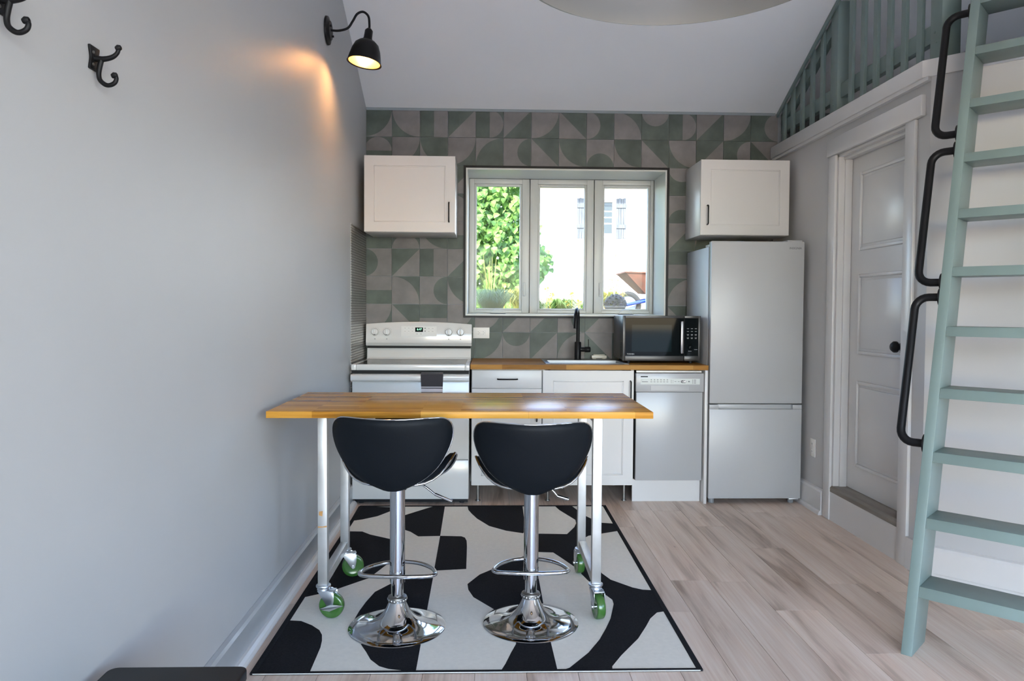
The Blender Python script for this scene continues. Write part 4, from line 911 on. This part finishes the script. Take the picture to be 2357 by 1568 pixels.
def caster(x, y, rz, brake):
    rt = Matrix.Rotation(rz, 3, 'Z'); c = Vector((x, y, 0))
    def w(px, py, pz): return c+rt@Vector((px, py, pz))
    ax = rt@Vector((0, 1, 0)); wc = w(0.036, 0, 0.0585)
    fk = MB()
    fk.lathe([(0.0, 0.141), (0.030, 0.141), (0.030, 0.134), (0.024, 0.130), (0.026, 0.122), (0.018, 0.116), (0.0, 0.116)], c, n=24)
    for sgn in (-1, 1):
        P = [w(-0.018, 0.021*sgn, 0.122), w(0.03, 0.021*sgn, 0.124), w(0.052, 0.021*sgn, 0.115), w(0.052, 0.021*sgn, 0.085), w(0.045, 0.021*sgn, 0.052), w(0.036, 0.021*sgn, 0.047), w(0.027, 0.021*sgn, 0.054)]
        fk.prism(P, ax*0.003*sgn)
    fk.obox(w(0.016, 0, 0.1195), rt@Vector((1, 0, 0)), ax, (0, 0, 1), 0.034, 0.0225, 0.002)
    cs_ = obj('caster', fk, M_zinc, tb, bevel=0.0008)
    r = 0.0515
    obj('wheel', MB().lathe([(0.008, -0.0165), (0.030, -0.0145), (0.034, -0.0165), (r-0.004, -0.0165), (r-0.001, -0.013), (r, 0.0), (r-0.001, 0.013), (r-0.004, 0.0165), (0.034, 0.0165), (0.030, 0.0145), (0.008, 0.0165)], wc, ax, n=36), M_wheel, cs_, smooth=True)
    obj('axle', MB().cyl(wc-ax*0.029, wc+ax*0.029, 0.007, n=12), M_zinc, cs_)
    if brake:
        d = rt@Vector((1, 0, 0)); q = wc-ax*0.028
        P = [q+d*-0.040+Vector((0,0,-0.006)), q+d*-0.03+Vector((0,0,-0.012)), q+d*0.0+Vector((0,0,-0.016)), q+d*0.03+Vector((0,0,-0.002)), q+d*0.058+Vector((0,0,0.010)), q+d*0.032+Vector((0,0,0.012)), q+d*0.004+Vector((0,0,0.012)), q+d*-0.025+Vector((0,0,-0.001))]
        obj('brake_pedal', MB().prism(P, ax*-0.004), M_zinc, cs_, bevel=0.001)
caster(lx[0]+LG/2, ly[0]+LG/2, math.radians(-8), True)
caster(lx[0]+LG/2, ly[1]+LG/2, math.radians(12), False)
caster(lx[1]+LG/2, ly[0]+LG/2, math.radians(-80), False)
caster(lx[1]+LG/2-0.004, ly[1]+LG/2, math.radians(97), False)

# ------------------------------------------------------------------ bar stools
def stool(loc, rz, dz, label, lev):
    s = thing('bar_stool', loc, label, 'bar stool', 'black bar stools', rz)
    L = dict(local=True, smooth=True)
    # trumpet base
    P = [(0.193, 0.0), (0.194, 0.003), (0.190, 0.006), (0.160, 0.010), (0.125, 0.0155), (0.100, 0.024), (0.078, 0.037), (0.059, 0.056), (0.045, 0.077), (0.036, 0.097), (0.032, 0.106), (0.0, 0.106)]
    obj('base', MB().lathe(P, n=64), M_chrome, s, **L)
    co = obj('collar', MB().lathe([(0.028, 0.104), (0.037, 0.106), (0.0385, 0.114), (0.037, 0.124), (0.030, 0.128), (0.024, 0.129)], n=32), M_steel, s, **L)
    for k in range(18):
        a = 2*PI*k/18; obj('stud', MB().lathe([(0.0, 0.003), (0.003, 0.002), (0.0042, 0)], (0.038*math.cos(a), 0.038*math.sin(a), 0.115), (math.cos(a), math.sin(a), 0), n=8), M_chrome, co, **L)
    obj('inner_column', MB().lathe([(0.0245, 0.125), (0.0245, 0.235)], n=32), M_chrome, s, **L)
    zs = 0.60+dz
    obj('column_sleeve', MB().lathe([(0.0245, 0.180), (0.0300, 0.181), (0.0300, zs-0.02), (0.0, zs-0.02)], n=32), M_chrome, s, **L)
    # D-shaped foot ring: straight bar behind the column, arc in front
    zf = 0.214
    ring = [(0.0, -0.034, zf)]+catmull([(0.045, -0.034, zf), (0.12, -0.026, zf), (0.148, -0.010, zf), (0.150, 0.018, zf), (0.125, 0.075, zf), (0.07, 0.125, zf), (0.0, 0.145, zf)], 5)
    ring = ring+[Vector((-p[0], p[1], p[2])) for p in ring[-2:0:-1]]
    fr_ = obj('foot_ring', MB().tube(ring, 0.0082, 12, closed=True), M_chrome, s, **L)
    obj('ring_sleeve', MB().lathe([(0.0302, zf-0.014), (0.0312, zf-0.014), (0.0312, zf+0.014), (0.0302, zf+0.014)], n=32, closed=True), M_chrome, fr_, **L)
    # gas lever
    lv = [(0.02, 0.0, zs-0.03), (0.10, -0.005, zs-0.026), (0.118, -0.006, zs-0.038), (0.15, -0.01, zs-0.062), (0.22, -0.02, zs-0.088)]
    lv = lv if lev == 0 else [(0.02, 0, zs-0.03), (0.075, 0, zs-0.026), (0.09, 0, zs-0.04), (0.105, -0.004, zs-0.058), (0.15, -0.01, zs-0.07)]
    le = obj('lever', MB().tube(lv, 0.0045, 10), M_chrome, s, **L)
    obj('lever_grip', MB().tube([lv[-2], lv[-1]], 0.0062, 10), M_chrome, le, **L)
    # mounting plate
    obj('mount_plate', MB().box(-0.045, 0.045, -0.07, 0.09, zs-0.032, zs-0.021), M_blk, s, local=True, bevel=0.003)
    # seat: bucket with raised sides
    nr, na = 9, 48
    def seat_pt(r, a, top):
        ex = 2.6; ca, sa = math.cos(a), math.sin(a)
        k = (abs(ca)**ex+abs(sa)**ex)**(-1/ex)
        x = 0.226*k*ca*r; y = 0.058+0.165*k*sa*r
        zb = 0.122*(abs(x)/0.226)**4.2*(1-0.55*max(0, y)/0.21)+0.03*max(0, (y-0.1)/0.11)**2*-1 + 0.02*max(0, -y/0.2)
        th = 0.052*(1-r**6)**0.5+0.008 if r < 1 else 0.008
        return (x, y, zs-0.022+zb+(th if top else 0.012*(r**6)))
    def pil(fn, nm, mt, par):
        m = MB(); vs = []; fs = []
        for side in (1, 0):
            base = len(vs); vs.append(fn(0.0, 0.0, side))
            for i in range(1, nr+1):
                for k in range(na): vs.append(fn((i/nr)**0.8, 2*PI*k/na, side))
            for k in range(na): fs.append((base, base+1+k, base+1+(k+1) % na))
            for i in range(nr-1):
                for k in range(na):
                    a = base+1+i*na+k; b = base+1+i*na+(k+1) % na; fs.append((a, b, b+na, a+na))
        h = len(vs)//2
        for k in range(na):
            a = 1+(nr-1)*na+k; b = 1+(nr-1)*na+(k+1) % na; fs.append((a, b, h+b, h+a))
        return obj(nm, m.add(vs, fs), mt, par, **L)
    se = pil(seat_pt, 'seat', M_vinyl, s)
    rim = [Vector(seat_pt(1, 2*PI*k/na, 1))*1.0 for k in range(na)]
    obj('chrome_trim', MB().tube([p+Vector((p.x*0.012, (p.y)*0.012, -0.002)) for p in rim], 0.0048, 8, closed=True), M_chrome, se, **L)
    # backrest: curved shield
    half = [(0.0, -0.292), (0.032, -0.288), (0.082, -0.266), (0.128, -0.236), (0.163, -0.202), (0.190, -0.162), (0.210, -0.120), (0.2205, -0.082), (0.2215, -0.05), (0.214, -0.026), (0.197, -0.010), (0.17, -0.004), (0.12, -0.004), (0.06, -0.006), (0.0, -0.007)]
    half = [(x*1.035, z) for x, z in half]; out = half+[(-x, z) for x, z in half[-2:0:-1]]
    out = [(p.x, p.y) for p in catmull([(x, z, 0) for x, z in out], 2, closed=True)]
    nb = len(out); c0 = (0.0, -0.12)
    zt = zs+0.268
    def yb(x, z):
        t = max(0, min(1, (z+0.275)/0.275))
        return -0.128-0.092*t**0.75+0.085*(abs(x)/0.222)**2.2*(0.6+0.4*t)
    def bk(r, k, side):
        x = c0[0]+(out[k][0]-c0[0])*r; z = c0[1]+(out[k][1]-c0[1])*r
        th = 0.022*(1-r**6)**0.5
        y = yb(x, z)+(th+0.006 if side else -th*0.55)
        return (x, y, zt+z)
    m = MB(); vs = []; fs = []; rings = [((i/8)**0.75) for i in range(1, 9)]
    for side in (0, 1):
        base = len(vs); vs.append(bk(0, 0, side))
        for r in rings: vs += [bk(r, k, side) for k in range(nb)]
        fs += [(base, base+1+k, base+1+(k+1) % nb) for k in range(nb)]
        for i in range(len(rings)-1):
            for k in range(nb):
                a = base+1+i*nb+k; b = base+1+i*nb+(k+1) % nb; fs.append((a, b, b+nb, a+nb))
    h = len(vs)//2
    for k in range(nb):
        a = 1+(len(rings)-1)*nb+k; b = 1+(len(rings)-1)*nb+(k+1) % nb; fs.append((a, b, h+b, h+a))
    ba = obj('backrest', m.add(vs, fs), M_vinyl, s, **L)
    obj('chrome_trim', MB().tube([(out[k][0]*1.0, yb(*out[k])+0.011, zt+out[k][1]+0.0006) for k in range(nb)], 0.0032, 8, closed=True), M_chrome, ba, **L)
    obj('back_bracket', MB().prism([(-0.03, -0.08, zs-0.024), (0.03, -0.08, zs-0.024), (0.03, -0.135, zs+0.004), (-0.03, -0.135, zs+0.004)], (0, 0.0, 0.012)), M_blk, s, local=True)
    return s
stool((-0.362, 2.925, 0.0068), math.radians(-2.2), 0.0, 'black bar stool nearer the left wall, its back slightly turned', 0)
stool((0.174, 2.955, 0.0068), math.radians(-1.0), -0.022, 'black bar stool farther from the wall, set a little lower', 1)

# ------------------------------------------------------------------ outside: raised garden, planting, wheelbarrow, white house
M_soil = mat('garden_soil', (0.12, 0.10, 0.05), 0.95, var=0.4, vscale=3)
def leafmat(name, col, var=0.35):
    m = mat(name, col, 0.55, var=var, vscale=2.2, rnd=0.25)
    m.node_tree.nodes['Principled BSDF'].inputs['Transmission Weight'].default_value = 0.0
    t = m.node_tree; N = t.nodes; b = N['Principled BSDF']; o = N['Material Output']
    tr = N.new('ShaderNodeBsdfTranslucent'); tr.inputs[0].default_value = (*[min(1, c*1.6) for c in col], 1)
    mx = N.new('ShaderNodeMixShader'); mx.inputs[0].default_value = 0.3
    t.links.new(b.outputs[0], mx.inputs[1]); t.links.new(tr.outputs[0], mx.inputs[2]); t.links.new(mx.outputs[0], o.inputs[0])
    return m
M_leaf = leafmat('vine_leaf', (0.14, 0.26, 0.05)); M_grass = leafmat('blue_grass', (0.12, 0.19, 0.11)); M_lily = leafmat('lily_leaf', (0.11, 0.19, 0.03)); M_yell = leafmat('yellow_green', (0.26, 0.27, 0.05))
M_flow = mat('yellow_petal', (0.75, 0.48, 0.06), 0.6); M_or = mat('orange_spike', (0.55, 0.30, 0.10), 0.7); M_bluepot = leafmat('blue_grey_leaf', (0.03, 0.042, 0.06))
M_stem = mat('stem', (0.16, 0.13, 0.06), 0.8)
gp = [(5.85, 0.85), (6.6, 1.08), (8.0, 1.16), (11.0, 1.20), (20.0, 1.6), (40.0, 3.0)]
def gz(y):
    for (a, za), (b, zb) in zip(gp, gp[1:]):
        if a <= y <= b: return za+(zb-za)*(y-a)/(b-a)
    return gp[0][1] if y < gp[0][0] else gp[-1][1]
m = MB().prism([(-14, y, z) for y, z in gp]+[(-14, 40, -0.5), (-14, 5.85, -0.5)], (34, 0, 0))
tag(obj('garden_ground', m, M_soil), kind='structure')
m = MB().box(-30, 34, -40, YR-T-0.02, -0.6, -0.05)
tag(obj('yard_ground', m, mat('yard_paving', (0.46, 0.45, 0.44), 0.9, var=0.15, vscale=1.5)), kind='structure')
# white house
hs = thing('white_house', (4, 20.2, 1.5), 'bright white house with grey shutters beyond the garden', 'house')
M_hw = mat('white_render', (0.86, 0.85, 0.83), 0.8, var=0.02, vscale=1)
HY = 20.0; hx0, hx1, hz1 = -5.0, 14.0, 4.62
wx0, wx1, wz0, wz1 = 2.64, 3.40, 3.30, 4.27
m = MB().box(hx0, wx0, HY, HY+0.3, 0.6, hz1).box(wx1, hx1, HY, HY+0.3, 0.6, hz1).box(wx0, wx1, HY, HY+0.3, 0.6, wz0).box(wx0, wx1, HY, HY+0.3, wz1, hz1)
obj('wall', m, M_hw, hs)
M_shut = mat('weathered_shutter', (0.10, 0.105, 0.11), 0.8, var=0.35, vscale=6, stretch=(8, 8, 0.6))
obj('eave', MB().prism([(hx0, HY-0.45, hz1-0.04), (hx0, HY+0.4, hz1-0.04), (hx0, HY+5, 6.8), (hx0, HY+5, 6.95), (hx0, HY-0.45, hz1+0.13)], (hx1-hx0, 0, 0)), mat('eave_grey', (0.10, 0.10, 0.09), 0.8), hs)
wf = obj('window', frame4(MB(), wx0, wx1, wz0, wz1, 0.06, 0.06, 0.06, 0.06, HY+0.02, HY+0.09), M_winw, hs)
for i in range(2):
    for j in range(5):
        pw_ = (wx1-wx0-0.12)/2; ph = [0.26, 0.13, 0.13, 0.13, 0.13][j]; pz = wz0+0.06+[0, 0.30, 0.465, 0.63, 0.755][j]
        obj('pane', B(wx0+0.06+pw_*i+0.012, wx0+0.06+pw_*(i+1)-0.012, HY+0.06, HY+0.07, pz, min(pz+ph, wz1-0.06)), mat('far_glass', (0.03, 0.04, 0.04), 0.3), wf)
obj('muntins', MB().box(wx0+0.06, wx1-0.06, HY+0.072, HY+0.09, wz0+0.06, wz1-0.06), M_winw, wf)
for a in (2.36, 3.43):
    sh_ = obj('shutter', MB(), M_shut, hs)
    for i in range(4): obj('board', B(a+0.065*i, a+0.065*i+0.06, HY-0.035, HY-0.002, 3.22, 4.30+0.015*(i % 2)), M_shut, sh_)
    for z in (4.05, 3.50): obj('batten', B(a-0.01, a+0.27, HY-0.06, HY-0.034, z, z+0.10), M_shut, sh_)
# leaves
def leaf_mesh(l, w_):
    P = [(0, 0, 0), (w_*0.55, -0.15*l, 0.02*l), (w_*0.5, -0.5*l, 0.0), (0, -l, -0.05*l), (-w_*0.5, -0.5*l, 0.0), (-w_*0.55, -0.15*l, 0.02*l), (0, -0.5*l, 0.10*l)]
    return P, [(0, 1, 6), (1, 2, 6), (2, 3, 6), (3, 4, 6), (4, 5, 6), (5, 0, 6)]
def rnd_rot(droop):
    return Matrix.Rotation(random.uniform(-1.1, 1.1), 3, 'Z') @ Matrix.Rotation(math.radians(random.uniform(droop-30, droop+30)), 3, 'X') @ Matrix.Rotation(random.uniform(-0.5, 0.5), 3, 'Y')
bu = thing('climbing_vine', (0.05, 9.0, gz(9.0)), 'tall leafy green vine filling the left window pane', 'vine')
lm = []
for i in range(3):
    P, F = leaf_mesh(0.068+0.012*i, 0.058+0.008*i); me = bpy.data.meshes.new('leaf'); me.from_pydata(P, [], F); me.materials.append(M_leaf); lm.append(me)
def bush_edge(z):    # right edge of the foliage mass
    return 0.62+0.10*math.sin(z*4.1)+0.05*math.sin(z*11) - 0.10*max(0, z-1.9)
cnt = 0; extra = MB()
for i in range(6500):
    z = random.uniform(1.15, 3.35); x = random.uniform(-0.75, bush_edge(z)); d = random.random()
    y = 8.75+0.15*math.sin(x*7+z*5)+0.12*math.sin(x*17-z*13)+ (d*0.06 if i < 300 else d*0.75)
    if i < 300 and not (-0.2 < x and z < 2.9): x = random.uniform(-0.15, 0.40); z = random.uniform(1.3, 2.8)
    r = rnd_rot(62)
    if i < 300:
        o = bpy.data.objects.new('leaf', lm[i % 3]); COL.objects.link(o); o.parent = bu; o.location = Vector((x, y, z))-bu.location; o.rotation_euler = r.to_euler()
    else:
        P, F = leaf_mesh(random.uniform(0.06, 0.095), random.uniform(0.05, 0.08)); extra.add([Vector((x, y, z))+r@Vector(p) for p in P], F)
tag(obj('foliage', extra, M_leaf, bu), kind='stuff')
m = MB()
for i in range(14):
    x = random.uniform(-0.7, 0.55); m.tube([(x, 9.2, gz(9)), (x+random.uniform(-.1, .1), 9.25, 2.2), (x+random.uniform(-.2, .2), 9.3, 3.3)], 0.012, 6)
obj('stems', m, M_stem, bu)
# ornamental grass and perennials
def blades(n, cx, cy, h, spread, wd, seed, droop=0.6, hv=0.3):
    rr = random.Random(seed); m = MB()
    for i in range(n):
        a = rr.uniform(0, 2*PI); q = rr.random()**0.6*spread; hh = h*(1-hv*rr.random()); z0 = gz(cy)-0.02
        bx, by = cx+0.12*spread*rr.uniform(-1, 1), cy+0.12*spread*rr.uniform(-1, 1)
        dx, dy = math.cos(a)*q, math.sin(a)*q; wv = Vector((-math.sin(a), math.cos(a), 0))*wd
        pts = [Vector((bx, by, z0)), Vector((bx+dx*0.25, by+dy*0.25, z0+hh*0.55)), Vector((bx+dx*0.65, by+dy*0.65, z0+hh*0.92)), Vector((bx+dx, by+dy, z0+hh*(1-droop*q/spread*0.5)))]
        vs = [pts[0]-wv, pts[0]+wv, pts[1]-wv, pts[1]+wv, pts[2]-wv*.7, pts[2]+wv*.7, pts[3]]
        m.add(vs, [(0,1,3,2),(2,3,5,4),(4,5,6)])
    return m
def plant(name, label, cat, cx, cy, m, mt, flowers=0, fm=None, fz=(0, 0), fs=0.25, fr=0.05):
    t = thing(name, (cx, cy, gz(cy)), label, cat)
    tag(obj('leaves', m, mt, t), kind='stuff')
    for i in range(flowers):
        p = Vector((cx+random.uniform(-fs, fs), cy+random.uniform(-0.15, 0.05), gz(cy)+random.uniform(*fz)))
        f = MB()
        for k in range(6):
            a = 2*PI*k/6+random.random(); d = Vector((math.cos(a), -0.35, math.sin(a))).normalized(); s_ = Vector((-math.sin(a), 0, math.cos(a)))
            f.add([p, p+d*fr*0.6+s_*fr*0.3, p+d*fr, p+d*fr*0.6-s_*fr*0.3], [(0, 1, 2, 3)])
        f.tube([p, (p.x, p.y+0.03, gz(cy))], 0.004, 5)
        obj('flower', f, fm, t)
    return t
og = plant('ornamental_grass', 'pale blue-green fountain grass low in the left window pane', 'grass', 0.02, 7.3, blades(520, 0.02, 7.3, 0.42, 0.34, 0.0035, 3), M_grass)
tag(obj('seed_stalks', blades(18, 0.02, 7.35, 0.80, 0.28, 0.003, 4, 0.2), M_yell, og), kind='stuff')
plant('perennial_clump', 'yellow-green perennial clump at the foot of the vine', 'plant', 0.34, 8.2, blades(260, 0.34, 8.2, 0.40, 0.26, 0.010, 5), M_yell, 8, M_flow, (0.25, 0.42), 0.2, 0.03)
plant('daylily', 'daylily clump with strap leaves and yellow flowers in the middle pane', 'plant', 0.72, 7.6, blades(240, 0.72, 7.6, 0.30, 0.26, 0.008, 6), M_lily, 6, M_flow, (0.2, 0.36), 0.22, 0.035)
plant('daylily', 'smaller daylily clump at the left edge of the middle pane', 'plant', 0.47, 7.15, blades(160, 0.47, 7.15, 0.30, 0.09, 0.008, 16), M_lily, 4, M_flow, (0.24, 0.38), 0.08, 0.03)
plant('daylily', 'daylily clump beside the right edge of the middle pane', 'plant', 1.05, 7.9, blades(140, 1.05, 7.9, 0.25, 0.16, 0.008, 17), M_lily, 3, M_flow, (0.22, 0.33), 0.12, 0.03)
fs_ = plant('flower_spike', 'tall loose orange flower spikes left of the wheelbarrow', 'plant', 1.52, 9.2, blades(160, 1.52, 9.2, 0.40, 0.28, 0.009, 8), M_yell)
for i in range(7):
    x = 1.44+0.035*i; h = [0.5, 0.62, 0.55, 0.8, 0.5, 0.42, 0.36][i]; f = MB(); z0 = gz(9.2)
    f.tube([(x, 9.2, z0), (x+0.02, 9.2, z0+h)], 0.004, 5)
    for k in range(26):
        u = random.uniform(0.4, 1); p = Vector((x+0.02*u+random.uniform(-.035, .035)*(1.2-u), 9.2+random.uniform(-.03, .03), z0+h*u)); f.add([p, p+Vector((.018, 0, .008)), p+Vector((.004, 0, .024))], [(0, 1, 2)])
    obj('flower_head', f, M_or, fs_)
bp_ = thing('potted_shrub', (1.44, 8.4, gz(8.4)), 'dark blue-grey mounded shrub in a pot by the wheelbarrow', 'plant')
obj('pot', MB().lathe([(0.0, -0.02), (0.085, -0.02), (0.115, 0.14), (0.122, 0.145), (0.122, 0.165), (0.105, 0.165), (0.1, 0.15), (0.0, 0.15)], (1.44, 8.4, gz(8.4))), mat('dark_pot', (0.05, 0.06, 0.07), 0.6), bp_, smooth=True)
m = MB()
for i in range(700):
    a = random.uniform(0, 2*PI); u = random.random()**0.5; e_ = random.uniform(0, 1.45); r = 0.13*(0.8+0.2*random.random())
    p = Vector((1.44+r*math.cos(a)*math.cos(e_), 8.4+r*math.sin(a)*math.cos(e_), gz(8.4)+0.165+r*math.sin(e_)*1.05)); R_ = rnd_rot(20)
    P, F = leaf_mesh(0.035, 0.02); m.add([p+R_@Vector(q_) for q_ in P], F)
tag(obj('foliage', m, M_bluepot, bp_), kind='stuff')
# wheelbarrow
wx, wy = 1.78, 9.6; wg = gz(9.6)
wbw = thing('wheelbarrow', (wx, wy, wg), 'rusty wheelbarrow with blue handles parked in the garden', 'wheelbarrow')
M_rustm = mat('rusty_tray', (0.16, 0.065, 0.04), 0.75, var=0.45, vscale=9); M_blue = mat('blue_paint', (0.012, 0.05, 0.33), 0.35)
wcn = Vector((1.80, 9.55, wg+0.17))
obj('tire', MB().lathe([(0.11, -0.04), (0.14, -0.052), (0.165, -0.04), (0.175, 0.0), (0.165, 0.04), (0.14, 0.052), (0.11, 0.04)], wcn, (0.15, 1, 0), n=36, closed=True), M_rubber, wbw, smooth=True)
obj('rim', MB().lathe([(0.0, -0.02), (0.05, -0.03), (0.09, -0.02), (0.112, -0.035), (0.112, 0.035), (0.0, 0.02)], wcn, (0.15, 1, 0), n=32), mat('rim_white', (0.6, 0.65, 0.7), 0.4), wbw, smooth=True)
tz = wg+0.32; ty = 9.75
bot = [(2.02, ty-0.22, tz), (2.75, ty-0.22, tz-0.02), (2.75, ty+0.22, tz-0.02), (2.02, ty+0.22, tz)]
topv = [(1.74, ty-0.34, tz+0.27), (3.0, ty-0.34, tz+0.24), (3.0, ty+0.34, tz+0.24), (1.74, ty+0.34, tz+0.27)]
m = MB().add(bot+topv, [(3,2,1,0),(0,1,5,4),(1,2,6,5),(2,3,7,6),(3,0,4,7)])
inn = [(Vector(p)*0.985+Vector((2.4, ty, tz+0.2))*0.015+Vector((0, 0, 0.012))) for p in bot+topv]
m.add(inn, [(0,1,2,3),(4,5,1,0),(5,6,2,1),(6,7,3,2),(7,4,0,3)])
obj('tray', m, M_rustm, wbw)
obj('tray_lip', MB().tube([Vector(p) for p in topv], 0.012, 8, closed=True), M_rustm, wbw)
for sgn in (-1, 1):
    obj('handle_rail', MB().tube([(1.68, 9.55+0.10*sgn, wg+0.15), (2.1, 9.62+0.16*sgn, wg+0.24), (3.3, 9.75+0.3*sgn, wg+0.55)], 0.022, 10), M_blue, wbw, smooth=True)
    obj('leg', MB().tube([(2.45, 9.70+0.24*sgn, wg+0.33), (2.6, 9.70+0.24*sgn, wg), (2.75, 9.72+0.24*sgn, wg+0.36)], 0.014, 8), M_blk, wbw)
tag(obj('garden_edging', B(1.38, 3.1, 8.78, 8.86, gz(8.8)-0.05, gz(8.8)+0.075), mat('edging_wood', (0.25, 0.18, 0.14), 0.8, var=0.2, vscale=6), None, bevel=0.004, loc=(2.3, 8.82, gz(8.8))), 'weathered timber edging board in front of the wheelbarrow', 'edging')
